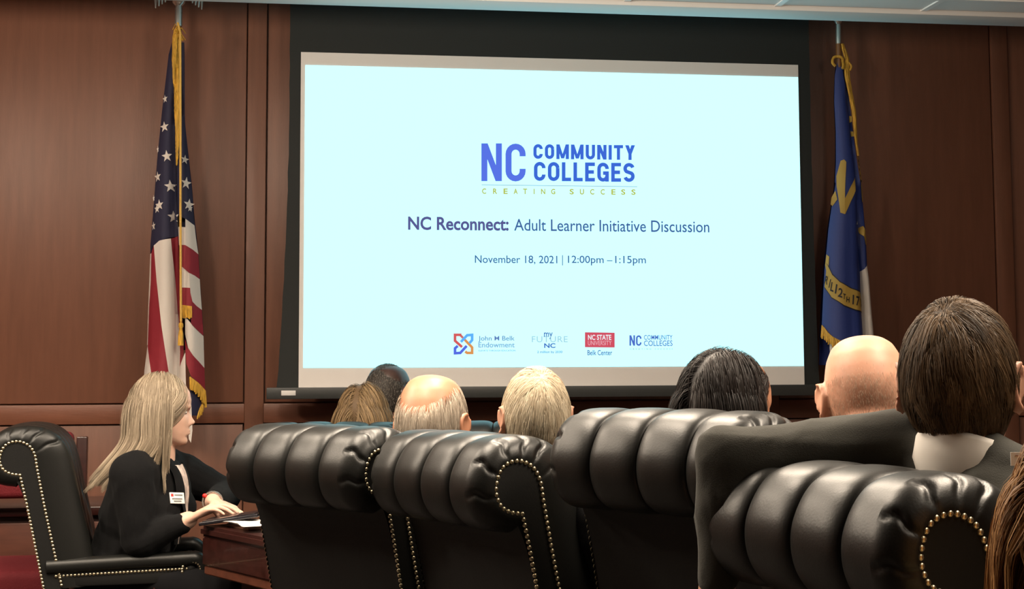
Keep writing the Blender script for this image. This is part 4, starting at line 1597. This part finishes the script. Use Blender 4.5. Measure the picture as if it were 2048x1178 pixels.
def make_person(label, head_px, head_py, head_Z, psi, lean=8, head_yaw=0, head_pitch=0, head_roll=0, hscale=1.0, skin='skin',
                jacket='suit', shoulders=.19, female=False, arms=None, voxel=.0062, ears=True, seat=.60, jacket_open=False,
                collar_k=1.0, collar=None, wrk=0.006, girth=1.0, fat=1.0, neck_fold=False, ratio=0.5, hand_kw=None, ear_big=1.0, legs_fwd=.43, legs=True, sh_up=None, hl=(0, .035, .165)):
    Hw = at(head_px, head_py, head_Z)
    h = -(R(psi) + YAW)
    rot = Matrix.Rotation(h, 3, 'Z')
    # local skeleton: pelvis at the origin, forward +Y
    hl = Vector(hl)
    neck_len = hl.z
    zneck = Hw.z - neck_len * 1.0
    pel = Vector((0, 0, seat))
    Lt = (zneck - seat)
    neck = pel + Vector((0, math.tan(R(lean)) * Lt, Lt))
    head = neck + hl
    off = rot @ Vector((head.x, head.y, 0))
    root = thing('person', label, 'person', (Hw.x - off.x, Hw.y - off.y, 0), h)
    inv = (Matrix.Translation(root.location) @ Matrix.Rotation(h, 4, 'Z')).inverted()
    H = pose_head(head, head_yaw, head_pitch, head_roll, hscale)
    up = (neck - pel).normalized()
    fw = Vector((1, 0, 0)).cross(up) * -1
    if fw.y < 0:
        fw = -fw
    sp = lambda t, f=0.0, x=0.0: pel + up * (Lt / math.cos(R(lean))) * t + fw * f + Vector((x, 0, 0))
    sh = {s_: sp(.90, -.005, s_ * shoulders) + Vector((sh_up or {}).get(s_, (0, 0, 0))) for s_ in (1, -1)}
    rotm = Matrix((Vector((1, 0, 0)), fw, up)).transposed()
    J = {}
    for s_ in (1, -1):
        a = (arms or {}).get(s_)
        if a is None:
            el = sh[s_] + Vector((s_ * .055, .09, -.265))
            wr = Vector((s_ * .12, el.y + .20, el.z + .02))
            J[s_] = (sh[s_], el, wr)
        else:
            conv = [inv @ at(*p) if len(p) == 3 and p[0] > 5 else Vector(p) for p in a]
            J[s_] = (sh[s_], conv[0], conv[1])

    def torso(g, e, arm_to=1.0, lower=True):
        gx = girth
        ch = fat
        g.ell(sp(.02), ((.165 * gx + e), (.125 * ch + e), .13 + e), rotm)
        g.ell(sp(.32, .008 * ch), ((.150 * gx + e), (.118 * ch + e), .16 + e), rotm)
        g.ell(sp(.62, .006), ((.158 * gx + e), (.115 * ch + e), .17 + e), rotm)
        g.ell(sp(.80, -.012), ((.150 * gx + e), (.095 * ch + e), .10 + e), rotm)
        if female:
            for s_ in (1, -1):
                g.ell(sp(.60, .085, s_ * .07), (.07 + e, .06 + e, .065 + e), rotm)
        for s_ in (1, -1):
            g.cap(sp(.90, -.01, s_ * .06), .062 * ch + e, sh[s_], .058 + e)
            g.cap(sp(1.04, -.012, s_ * .03), .040 + e * .5, sh[s_] * .8 + sp(.93, -.015) * .2, .052 + e)
            S0, E0, W0 = J[s_]
            g.cap(S0, .058 + e, E0, .043 + e)
            g.cap(E0, .044 + e, W0 - (W0 - E0).normalized() * (.03 if e else 0), .029 + e * .6)
            g.cap(sp(.88, -.02, s_ * .07), .075 * ch + e, sh[s_] * .75 + sp(.80, -.01) * .25, .070 + e)
            g.cap(sh[s_] * .8 + sp(.70, 0) * .2, .066 + e, sp(.50, 0, s_ * .085), .085 + e)

    tg = Geo()
    for a_ in ((.02, 0, .165, .125, .13), (.32, .008, .150, .118, .16), (.62, .006, .158, .115, .17), (.80, -.012, .150, .095, .10)):
        tg.ell(sp(a_[0], a_[1]), (a_[2] * girth + .018, a_[3] * fat + .018, a_[4] + .018), rotm, 40, 24)
    if female:
        for s_ in (1, -1):
            tg.ell(sp(.60, .085, s_ * .07), (.088, .078, .083), rotm, 40, 24)
    tg.cap(neck + Vector((0, -.012, -.05)), .064, H @ Vector((0, -.030, -.055)), .058 * hscale, 32)
    TORSO_SHELL[root.name] = tg
    # body: one surface
    g = Geo()
    torso(g, 0.0)
    g.cap(neck + Vector((0, -.012, -.05)), .062, H @ Vector((0, -.030, -.055)), .056 * hscale)
    g.cap(neck + Vector((0, .012, -.05)), .056, H @ Vector((0, -.002, -.065)), .044 * hscale)
    if neck_fold:
        for zz, yy, rr in ((-.064, -.060, .022), (-.084, -.060, .020)):
            pts = [Vector((.050 * math.sin(R(a)), yy + .052 - .052 * math.cos(R(a)), zz + .010 * (1 - math.cos(R(a))))) for a in range(-70, 71, 20)]
            for p_, q_ in zip(pts[:-1], pts[1:]):
                g.cap(H @ p_, rr, H @ q_, rr, 10)
    v, f = head_shell(jaw=.90 if female else 1.0, nose=.92 if female else 1.0)
    g.add(v, f, H)
    if ears:
        for s_ in (1, -1):
            add_ear(g, H, s_, ear_big)
    for s_ in (1, -1):
        S0, E0, W0 = J[s_]
        kw = dict(fdir=(W0 - E0).normalized(), pnorm=Vector((-s_ * .3, 0, -1)), curl=.35)
        if hand_kw and s_ in hand_kw:
            kw.update(hand_kw[s_])
        add_hand(g, W0, side=s_, scale=.97 if female else 1.0, **kw)
        if legs:
            hip = pel + Vector((s_ * (.07 if female else .09), .02, -.01))
            knee = Vector((s_ * (.085 if female else .12), legs_fwd, seat - .05))
            ank = Vector((s_ * (.085 if female else .12), legs_fwd + .05, .09))
            g.cap(hip, .082, knee, .058)
            g.cap(knee, .055, ank, .036)
            g.cap(ank, .035, ank + Vector((0, .12, -.05)), .03)
    me = remesh(g, 'body', [skin], voxel, 3, ratio)
    body = mobj('body', me, root)
    # jacket
    if jacket:
        g = Geo()
        torso(g, .018)
        # collar and lapels
        for k in range(14):
            a0 = R(-150 + 300 * k / 14)
            a1 = R(-150 + 300 * (k + 1) / 14)
            pc = lambda a: neck + Vector((.072 * math.sin(a), -.008 - .070 * math.cos(a), .012 - .042 * (1 - math.cos(a)) * .8))
            g.cap(pc(a0), .017, pc(a1), .017, 10)
        me = remesh(g, 'jacket', [jacket], voxel * 1.25, 9, ratio)
        wrinkle(me, wrk, 15, seed=len(bpy.data.objects) % 17, stretch=(1, 1, .8))
        mobj('jacket', me, root)
    if legs:
        g = Geo()
        for s_ in (1, -1):
            hip = pel + Vector((s_ * (.07 if female else .09), .02, -.01))
            knee = Vector((s_ * (.085 if female else .12), legs_fwd, seat - .05))
            ank = Vector((s_ * (.085 if female else .12), legs_fwd + .05, .09))
            g.cap(hip, .088 if female else .098, knee, .068)
            g.cap(knee, .073, ank, .058)
        g.ell(pel, (.160 if female else .185, .14, .10))
        me = remesh(g, 'trousers', ['trousers'], .012, 5, .5)
        wrinkle(me, .006, 8)
        mobj('trousers', me, root)
        for s_ in (1, -1):
            g = Geo()
            an = Vector((s_ * (.085 if female else .12), legs_fwd + .05, .05))
            g.box(an + Vector((-.042, -.06, -.05)), an + Vector((.042, .19, .005)), .02, 3)
            g.ell(an + Vector((0, -.01, .02)), (.042, .06, .05))
            g.build('shoe', 'shoe', root)
    if collar:
        g = Geo()
        n = 28
        vv, ff = [], []
        for i in range(n + 1):
            a = R(-165 + 330 * i / n)
            dx, dy = math.sin(a), -math.cos(a)
            drop = .030 * (1 - math.cos(a)) * .5 * 1.6
            for (rad, z) in ((.064, .046), (.068, .052), (.073, .044), (.080, .010), (.078, -.012)):
                vv.append(neck + Vector((rad * dx * collar_k, -.010 + rad * dy * .98 * collar_k, z - drop + .012 * (collar_k > 1))))
        for i in range(n):
            for k in range(4):
                a = i * 5 + k
                ff.append((a, a + 5, a + 6, a + 1))
        obj('shirt_collar', vv, ff, collar, root, True)
    # eyes, brows
    for s_ in (1, -1):
        e = Geo().ell(H @ Vector((s_ * .031, .0640, .001)), (.0118, .0112, .0068), H.to_3x3().normalized(), nu=16, nv=10).build('eye', 'eye_white', root)
        Geo().ell(H @ Vector((s_ * .031, .0728, -.001)), (.0050, .0030, .0046), H.to_3x3(), nu=12, nv=8).build('iris', 'iris', e)
    root['_h'] = 1
    del root['_h']
    return root, H, J, neck, sp


up_ = lambda d: d[2]


def flow_crown(crown):
    cr = np.array(crown) / np.linalg.norm(crown)

    def f(d):
        t = d - cr * 1.0
        t = t - d * np.dot(t, d)
        n = np.linalg.norm(t)
        return t / n if n > 1e-6 else np.array([0, -1, 0])
    return f


def flow_part(xp=0.0):
    def f(d):
        s_ = 1 if d[0] > xp else -1
        return np.array([s_ * .9, -.15, -.45])
    return f


def back_style(p, t):
    y = np.where((p[:, 2] < -.085) & (p[:, 1] < .0), -.32, 0.0) + np.where((p[:, 1] > .028) & (p[:, 2] < .08), -.60, 0.0)
    return np.stack([p[:, 0] * 0, y, p[:, 0] * 0], 1)


def side_style(p, t):
    y = np.where((p[:, 1] > .020) & (p[:, 2] < .085), -.60, 0.0)
    return np.stack([p[:, 0] * 0, y, p[:, 0] * 0], 1)


# hairline masks in head directions (x right, y forward, z up)
def full_mask(d):
    if d[1] > 0.55 and d[2] < 0.55:
        return 0.0
    if d[1] > 0.15 and d[2] < 0.30 - (d[1] - .15) * 0.1 and abs(d[0]) > .2:
        return 1.0 if (d[2] > -0.25 and d[1] < 0.32) else 0.0
    if d[2] < -0.55:
        return 0.0
    if d[1] > 0.1 and d[2] < 0.1:
        return 0.0
    return 1.0


def man_mask(d):
    if d[1] > 0.50 and d[2] < 0.62:
        return 0.0
    if d[1] > -0.05 and d[2] < 0.12:
        return 0.5 if (d[1] < 0.12 and d[2] > -.25) else 0.0
    if d[1] > 0.2 and d[2] < .35:
        return 0.0
    if d[2] < -0.62:
        return 0.0
    return 1.0


def fringe_mask(d, top=0.50):
    """hair only round the sides and the back of the head"""
    if d[2] > top - 0.12 * max(0, -d[1]):
        return 0.06 if d[2] < top + .12 else 0.0
    if d[1] > 0.05 and d[2] < 0.05:
        return 0.0
    if d[1] > 0.28:
        return 0.0
    if d[2] < -0.60:
        return 0.0
    return 1.0


def crown_mask(d):
    """bald round the crown, hair below it all round the back"""
    k = d[0] * -.03 + d[1] * -.62 + d[2] * .78
    if k > .70 or d[2] > .88 or (d[2] > .62 and d[1] > .1):
        return 0.0
    if k > .60:
        return .35
    return fringe_mask(d, .95)


# --- bald man with a ring of grey hair, seated in the second chair
r, H, J, nk, sp = make_person('bald man with a ring of grey hair seen from behind', 865, 853, 3.86, 30, lean=2, head_yaw=-14, head_pitch=14,
                              skin='skin_tan', jacket='suit2', hscale=1.10, collar='shirt')
make_hair('hair', H, r, 'h_grey', 11000, crown_mask, lambda d: np.array([d[0] * .6, -.25 + .2 * d[1], -1.0]), lambda d: .036, seg=5,
          width=.0008, grav=.3, layer=(1.0, 1.045), cap=0, r=(.079, .107, .110), clump=.35, seed=3, hug=.8, rise=.03)

# --- white-haired man
r, H, J, nk, sp = make_person('white-haired man seen from behind in front of the screen', 1071, 836, 3.38, 42, lean=-6, head_yaw=-50, head_pitch=2,
                              skin='skin_pink', jacket='suit2', hscale=.92, collar='shirt')
make_hair('hair', H, r, 'h_white', 15000, lambda d: man_mask(d) if d[2] > -.5 else 0, flow_crown((.05, -.62, .75)), lambda d: .060 if d[2] > 0 else .030, seg=7,
          width=.0008, grav=.10, stiff=.9, layer=(1.0, 1.05), cap=.995, r=(.080, .107, .110), clump=.55, seed=5, hug=.9, rise=.02, jit=.16)

# --- woman with long dark hair
r, H, J, nk, sp = make_person('woman with straight black hair seen from behind, head turned right', 1462, 822, 2.99, 40, lean=-6, head_yaw=16, head_pitch=2,
                              skin='skin_tan', jacket='blazer', female=True, shoulders=.165, ears=False, hscale=.94)
make_hair('hair', H, r, 'h_black', 11000, full_mask, flow_part(.1), lambda d: .25, seg=14, width=.0012, grav=.45, stiff=.75, layer=(1.03, 1.13), cap=1.02,
          r=(.082, .100, .112), colliders=[((0, -.03, -.30), (.20, .09, .14))], clump=.6, seed=8, jit=.05, hug=.85, hug_z=.03, rise=.02, style=side_style, c=(0, -.020, .012))

# --- bald man in a dark suit
r, H, J, nk, sp = make_person('bald man in a dark suit, back of his head beside the blue flag', 1734, 798, 3.15, 24, lean=14, head_yaw=-14, head_pitch=16, head_roll=-4, hl=(0, .10, .105),
                              skin='skin_pink', jacket='suit', hscale=1.10, neck_fold=True, shoulders=.205, fat=1.15, collar='suit', ear_big=1.12)
make_hair('hair', H, r, 'h_stubble', 3000, lambda d: .8 * fringe_mask(d, .22), lambda d: np.array([d[0] * .3, -.2, -1.0]), lambda d: .009, seg=3,
          width=.00045, grav=.1, layer=(1.0, 1.004), cap=0, r=(.079, .107, .110), clump=0, seed=11, hug=.9)
BALD = (r, H)

# --- dark-haired man, arm over the neighbouring chair
r, H, J, nk, sp = make_person('dark brown-haired man in charcoal suit and white collar, arm over the next chair', 1920, 768, 2.31, 60, lean=-4, head_yaw=-35, head_pitch=3, hl=(-.022, .0, .128),
                              skin='skin_pink', jacket='suit', hscale=1.0, collar='shirt', collar_k=1.06, shoulders=.20, ear_big=1.15, wrk=.006,
                              arms={-1: ((1465, 925, 2.38), (1432, 1190, 2.38))}, sh_up={-1: (.10, .0, .070)},
                              hand_kw={-1: dict(fdir=(0, 0, -1), pnorm=(0, 1, 0))})
make_hair('hair', H, r, 'h_brown', 18000, man_mask, flow_crown((-.15, -.50, .8)), lambda d: .075 if d[2] > .1 else .045, seg=7,
          width=.00085, grav=.12, stiff=.9, layer=(1.02, 1.10), cap=1.02, r=(.081, .108, .111), clump=.6, seed=13, hug=.85, rise=.05, jit=.28)

# --- woman with brown-blonde hair, further away
r, H, J, nk, sp = make_person('woman with brown-blonde bobbed hair seen from behind', 727, 838, 5.45, 6, lean=0, head_yaw=0, head_pitch=4,
                              skin='skin', jacket='suit2', female=True, shoulders=.165, ears=False, voxel=.008)
make_hair('hair', H, r, 'h_dkblonde', 8000, full_mask, flow_part(-.1), lambda d: .24, seg=10, width=.0017, grav=.4, stiff=.75, layer=(1.03, 1.14), cap=1.02,
          r=(.083, .108, .112), clump=.6, seed=17, jit=.06, hug=.85, hug_z=.03, rise=.02)

# --- dark-skinned man, furthest
r, H, J, nk, sp = make_person('dark-skinned man with cropped greying hair, furthest head before the screen', 778, 792, 5.95, 62, lean=2, head_yaw=-34, head_pitch=4,
                              skin='skin_dark', jacket='suit2', voxel=.008, hscale=1.04)
make_hair('hair', H, r, 'h_saltpepper', 3600, lambda d: man_mask(d), lambda d: np.array([d[0] * .3, -.3, -.6]), lambda d: .010, seg=3,
          width=.0018, grav=.1, layer=(1.0, 1.015), cap=1.002, r=(.080, .107, .110), clump=0, seed=19, hug=.9)

# --- people cut off by the right edge
r, H, J, nk, sp = make_person('person with wavy red-blonde hair cut off by the right edge', 2236, 1035, 1.72, 66, lean=0, head_yaw=0, head_pitch=6,
                              skin='skin', jacket='tan_cloth', female=True, shoulders=.165, ears=False, voxel=.008)
make_hair('hair', H, r, 'h_redblonde', 8000, full_mask, flow_part(0), lambda d: .17, seg=10, width=.0014, grav=.4, stiff=.75, layer=(1.04, 1.14), cap=1.03,
          r=(.084, .109, .112), clump=.75, seed=23, jit=.12, hug=.8, hug_z=.03, rise=.03)
RIGHT_EDGE = (r, H)


# --- blonde woman in profile at the left
r, H, J, nk, sp = make_person('blonde woman in black blazer seen in profile, hands resting on the table', 331, 823, 5.12, 98, lean=15, head_yaw=-20, head_pitch=3,
                              skin='skin_light', jacket='blazer', female=True, shoulders=.160, ears=False, hscale=.95, voxel=.0038, seat=.57, wrk=.006,
                              arms={1: ((278, 1082, 4.93), (377, 1040, 4.94)), -1: ((450, 988, 5.30), (426, 1003, 5.07))},
                              hand_kw={1: dict(fdir=(0, .75, .42), pnorm=(-.1, .35, -.9), curls=(.62, .60, .58, .55), spread=.22),
                                       -1: dict(fdir=(.40, .85, -.22), pnorm=(.1, -.2, -1), curl=.25, spread=.15)})
WOMAN = r
make_hair('hair', H, r, 'h_blonde', 15000, full_mask, flow_part(-.15), lambda d: .285, seg=16, width=.0013, grav=.42, stiff=.78, layer=(1.03, 1.17), cap=1.02,
          c=(0, -.024, .014), r=(.083, .099, .113), colliders=[((0, -.06, -.27), (.19, .085, .10))], clump=.62, seed=29, jit=.06, hug=.85, hug_z=.035, rise=.03,
          style=back_style)


def woman_details():
    from mathutils.bvhtree import BVHTree
    tg = TORSO_SHELL[WOMAN.name]
    bv = BVHTree.FromPolygons(tg.v, tg.f)
    jk = [c_ for c_ in WOMAN.children if c_.name.startswith('jacket')][0]
    bj = BVHTree.FromPolygons([v.co.copy() for v in jk.data.vertices], [tuple(p.vertices) for p in jk.data.polygons])

    def surf(t, x, lift):
        o = sp(t, .215, x)
        d = (sp(t, 0, x) - o).normalized()
        best = .30
        hit = bv.ray_cast(o, d)
        if hit[0] is not None:
            best = min(best, hit[3])
        return o + d * (best - lift - .006)
    # blouse front in the opening of the blazer
    vv, ff = [], []
    ts = np.linspace(1.02, .36, 22)
    for i, t in enumerate(ts):
        w = np.interp(t, [.22, .6, .95, 1.06], [.004, .016, .030, .040])
        for k in range(7):
            x = (k / 3 - 1) * w
            vv.append(surf(t, x, .004 + .002 * math.cos(k * 2.1)))
    for i in range(len(ts) - 1):
        for k in range(6):
            a = i * 7 + k
            ff.append((a, a + 7, a + 8, a + 1))
    obj('blouse', vv, ff, 'blouse', WOMAN, True)
    # lapels
    for s_ in (1, -1):
        g = Geo()
        vv, ff = [], []
        for i, t in enumerate(ts):
            w = np.interp(t, [.22, .6, .95, 1.06], [.004, .016, .030, .040])
            lw = np.interp(t, [.22, .7, .85, 1.06], [.004, .050, .045, .03])
            for k in range(4):
                x = s_ * (w - .004 + lw * k / 3)
                vv.append(surf(t, x, .008 if k < 3 else .003))
        for i in range(len(ts) - 1):
            for k in range(3):
                a = i * 4 + k
                ff.append((a, a + 4, a + 5, a + 1))
        obj('lapel', vv, ff, 'blazer', WOMAN, True)
    # badge
    Wm = Matrix.Translation(WOMAN.location) @ Matrix.Rotation(WOMAN.rotation_euler.z, 4, 'Z')
    Wi = Wm.inverted()
    pc = at(351, 998, 5.0)
    ro = Wi @ CAM
    hit = bj.ray_cast(ro, ((Wi @ pc) - ro).normalized())
    hp, hn = (hit[0], hit[1]) if hit[0] is not None else (Wi @ pc, Vector((1, 0, 0)))
    ey = -(hn * .6 + ((ro - hp).normalized()) * .4).normalized()
    ez = Vector((0, .12, 1))
    ez = (ez - ey * ez.dot(ey)).normalized()
    ex = ey.cross(ez)
    Mb = Matrix((ex, ey, ez)).transposed().to_4x4()
    Mb.translation = hp - ey * .010
    Mw = Wm @ Mb
    t = thing('name_badge', 'white rectangular name badge pinned to the black blazer', 'name badge')
    t.matrix_world = Mw
    Geo().box((-.027, -.002, -.019), (.027, .002, .019), .001).build('card', 'plastic', t)
    Geo().box((-.023, -.0032, .005), (-.014, -.0018, .014)).build('emblem', 'redband', t)
    for (x0_, x1_, z) in ((-.010, .020, .010), (-.020, .018, -.003), (-.014, .014, -.011)):
        Geo().box((x0_, -.003, z - .0022), (x1_, -.0018, z + .0022)).build('text_line', 'steel', t)
    # bracelet on the left wrist
    E0, W0 = J[-1][1], J[-1][2]
    ax = (W0 - E0).normalized()
    a = ax.cross(Vector((0, 0, 1))).normalized()
    b = a.cross(ax).normalized()
    c_ = W0 + ax * .006
    br = Geo().tube([c_ + (a * math.cos(R(k)) + b * math.sin(R(k))) * .034 for k in range(0, 361, 20)], .003, 6).build('bracelet', 'silver', WOMAN)
    Geo().ell(c_ + b * .020 + a * .027, (.008, .008, .008)).build('bead', 'redband', br)


woman_details()


# ------------------------------------------------------------------ table, papers, furniture at the left, glasses
def prism(poly, z0, z1):
    n = len(poly)
    vv = [(p[0], p[1], z0) for p in poly] + [(p[0], p[1], z1) for p in poly]
    ff = [tuple(range(n))[::-1], tuple(range(n, 2 * n))] + [(i, (i + 1) % n, n + (i + 1) % n, n + i) for i in range(n)]
    return vv, ff


def offset_poly(poly, d):
    c_ = sum((Vector(p) for p in poly), Vector((0, 0))) / len(poly)
    return [Vector(p) + (c_ - Vector(p)).normalized() * d for p in poly]


def build_table():
    tz = .75
    A = onZ(404, 1052, tz).xy
    B = onZ(548, 1080, tz).xy
    e = (B - A).normalized()
    n = Vector((-e.y, e.x))
    if n.y < 0:
        n = -n
    B2 = B + e * .30
    A0 = A - e * .02
    poly = [A0, B2, B2 + n * .50, A0 + n * .50]
    t = thing('conference_table', 'dark mahogany conference table edge in front of the blonde woman', 'table')
    if (poly[1] - poly[0]).cross(poly[2] - poly[1]) < 0:
        poly = poly[::-1]

    def pr(name, pl, z0, z1, m, bev=.006):
        v, f = prism(pl, z0, z1)
        o = obj(name, v, f, m, t, False)
        bm = bmesh.new()
        bm.from_mesh(o.data)
        bmesh.ops.bevel(bm, geom=list(bm.edges), offset=bev, segments=2, affect='EDGES')
        bm.to_mesh(o.data)
        bm.free()
        return o
    pr('tabletop', poly, tz - .035, tz, 'dark_wood', .01)
    pr('apron', offset_poly(poly, .012), tz - .125, tz - .036, 'dark_wood', .004)
    pr('moulding', offset_poly(poly, .02), tz - .155, tz - .126, 'mid_wood', .004)
    pr('pedestal', offset_poly(poly, .16), 0, tz - .156, 'dark_wood', .006)
    # things on the table
    Mx = lambda px, py, z, rz: Matrix.Translation(onZ(px, py, z)) @ Matrix.Rotation(rz, 4, 'Z')
    ang = math.atan2(e.y, e.x)
    fo = thing('document_folder', 'brown folder under loose papers on the dark table', 'folder')
    fo.matrix_world = Mx(497, 1054, tz, ang)
    Geo().box((-.06, -.05, .0), (.10, .10, .010), .002).build('cover', 'folder', fo)
    Geo().box((-.055, -.045, .0101), (.095, .10, .014), .001).build('sheets', 'paper', fo)
    for k, (px, py, z, rz, sz) in enumerate(((493, 1046, tz + .0145, ang + .25, .075), (508, 1051, tz + .018, ang - .2, .06))):
        o = Geo()
        w = sz
        nx = 6
        vv, ff = [], []
        for i in range(nx + 1):
            for j in range(nx + 1):
                x, y = (i / nx - .5) * 2 * w, (j / nx - .5) * 1.5 * w
                vv.append((x, y, .002 + .006 * (math.sin(i * .8 + k) * .5 + .5)))
        for i in range(nx):
            for j in range(nx):
                a = i * (nx + 1) + j
                ff.append((a, a + nx + 1, a + nx + 2, a + 1))
        m = len(vv)
        vv += [(x, y, z_ - .0015) for (x, y, z_) in vv]
        ff += [tuple(q + m for q in f[::-1]) for f in ff]
        ob = obj('paper_sheet', vv, ff, 'paper')
        ob.matrix_world = Mx(px, py, z, rz)
        tag(ob, ('curled white paper sheet on the brown folder, nearer the tablet', 'smaller white paper sheet on the brown folder, nearer the black chair')[k], 'paper', 'papers on the table')
    # tablet under her hands
    p0, p1 = at(398, 1047, 4.80), at(516, 1029, 4.80)
    ex = (p1 - p0)
    L = ex.length
    ex.normalize()
    ey = Vector((0, 0, 1)).cross(ex).normalized()
    ez = ex.cross(ey)
    Mt_ = Matrix((ex, ey, ez)).transposed().to_4x4()
    Mt_.translation = (p0 + p1) / 2
    tb = thing('tablet', 'black tablet in a thin case under her hands', 'tablet')
    tb.matrix_world = Mt_
    Geo().box((-L / 2, -.01, -.008), (L / 2, .15, .003), .003, 3).build('case', 'gadget', tb)
    Geo().box((-L / 2 + .01, 0, .0031), (L / 2 - .01, .14, .005), .001).build('screen_glass', 'gadget', tb)


def build_left_furniture():
    # long dark cabinet against the panelled wall
    zt = onY(165, 1011, 6.1).z
    x1 = onY(262, 1011, 6.1).x
    x0 = x1 - 2.0
    ya, yb = 6.08, WALL_Y - .03
    t = thing('credenza', 'low dark wood credenza against the wall at the left edge', 'cabinet', (x0, ya, 0))
    Wd, D = x1 - x0, yb - ya
    Geo().box((-.02, -.03, zt - .035), (Wd + .02, D, zt), .006).build('top', 'dark_wood', t)
    Geo().box((0, 0, .06), (Wd, D, zt - .036), .004).build('body', 'dark_wood', t)
    Geo().box((.03, .03, 0), (Wd - .03, D - .02, .06)).build('plinth', 'dark_wood', t)
    n = 4
    for i in range(n):
        a, b = .02 + i * (Wd - .04) / n, .02 + (i + 1) * (Wd - .04) / n
        d = Geo().box((a + .008, -.018, .09), (b - .008, -.001, zt - .06), .004).build('door', 'mid_wood', t)
        Geo().box((b - .07, -.030, zt - .22), (b - .035, -.019, zt - .13), .003).build('handle', 'gadget', d)
    # red upholstered armchair
    p = at(-8, 1040, 5.45)
    h = -(R(170) + YAW)
    t = thing('red_armchair', 'red upholstered wooden armchair, partly hidden behind the leftmost black chair', 'chair', (p.x, p.y, 0), h)
    Geo().box((-.25, -.24, .43), (.25, .26, .56), .03, 3).build('seat', 'red', t)
    bk = Geo().box((-.24, -.30, .77), (.24, -.22, 1.02), .025, 3).build('backrest', 'red', t)
    g = Geo()
    for sg in (-1, 1):
        for k in range(24):
            g.ell((sg * .225, -.222, .78 + k * .0098), (.005, .004, .005), nu=8, nv=5)
    o = g.build('nailhead_trim', 'nail', bk)
    o['kind'] = 'stuff'
    for sg in (-1, 1):
        Geo().box((sg * .27 - .02, -.30, 0), (sg * .27 + .02, -.25, 1.0), .005).build('leg', 'dark_wood', t)
        Geo().box((sg * .27 - .02, .21, 0), (sg * .27 + .02, .26, .66), .005).build('leg', 'dark_wood', t)
        Geo().box((sg * .27 - .03, -.30, .66), (sg * .27 + .03, .30, .70), .012, 3).build('arm', 'mid_wood', t)
    Geo().box((-.26, -.24, .36), (.26, .25, .43), .004).build('seat_rail', 'dark_wood', t)


def build_glasses():
    root, H = BALD
    Mw = Matrix.Translation(root.location) @ Matrix.Rotation(root.rotation_euler.z, 4, 'Z') @ H
    t = thing('eyeglasses', 'thin-framed eyeglasses worn by the bald man in the dark suit', 'eyeglasses')
    t.matrix_world = Mw
    for s_ in (1, -1):
        g = Geo().tube([(s_ * (.033 + .024 * math.cos(R(a))), .101, .002 + .019 * math.sin(R(a))) for a in range(0, 361, 24)], .0016, 6)
        g.build('rim', 'steel', t)
        Geo().tube([(s_ * .058, .100, .008), (s_ * .081, .088, .008), (s_ * .0845, .03, .010), (s_ * .087, -.008, .024), (s_ * .084, -.022, .014), (s_ * .083, -.030, -.010)], .0022, 8).build('temple', 'steel', t)
    Geo().tube([(-.009, .102, .006), (0, .105, .010), (.009, .102, .006)], .0016, 6).build('bridge', 'steel', t)


def build_right_paper():
    p = at(2058, 918, 2.02)
    ex = _rt
    ob = thing('paper_program', 'white printed sheet at the right edge above the red-blonde hair', 'paper', p, -YAW - .1)
    g = Geo().box((-.024, -.0008, -.009), (.10, .0008, .009))
    o = g.build('sheet', 'paper', ob, False)
    for k in range(3):
        Geo().box((-.018 + .003 * k, -.0016, .004 - k * .0045), (.07, -.0009, .0052 - k * .0045)).build('print_line', 'sticker_text', ob, False)


build_table()
build_left_furniture()
build_glasses()
build_right_paper()
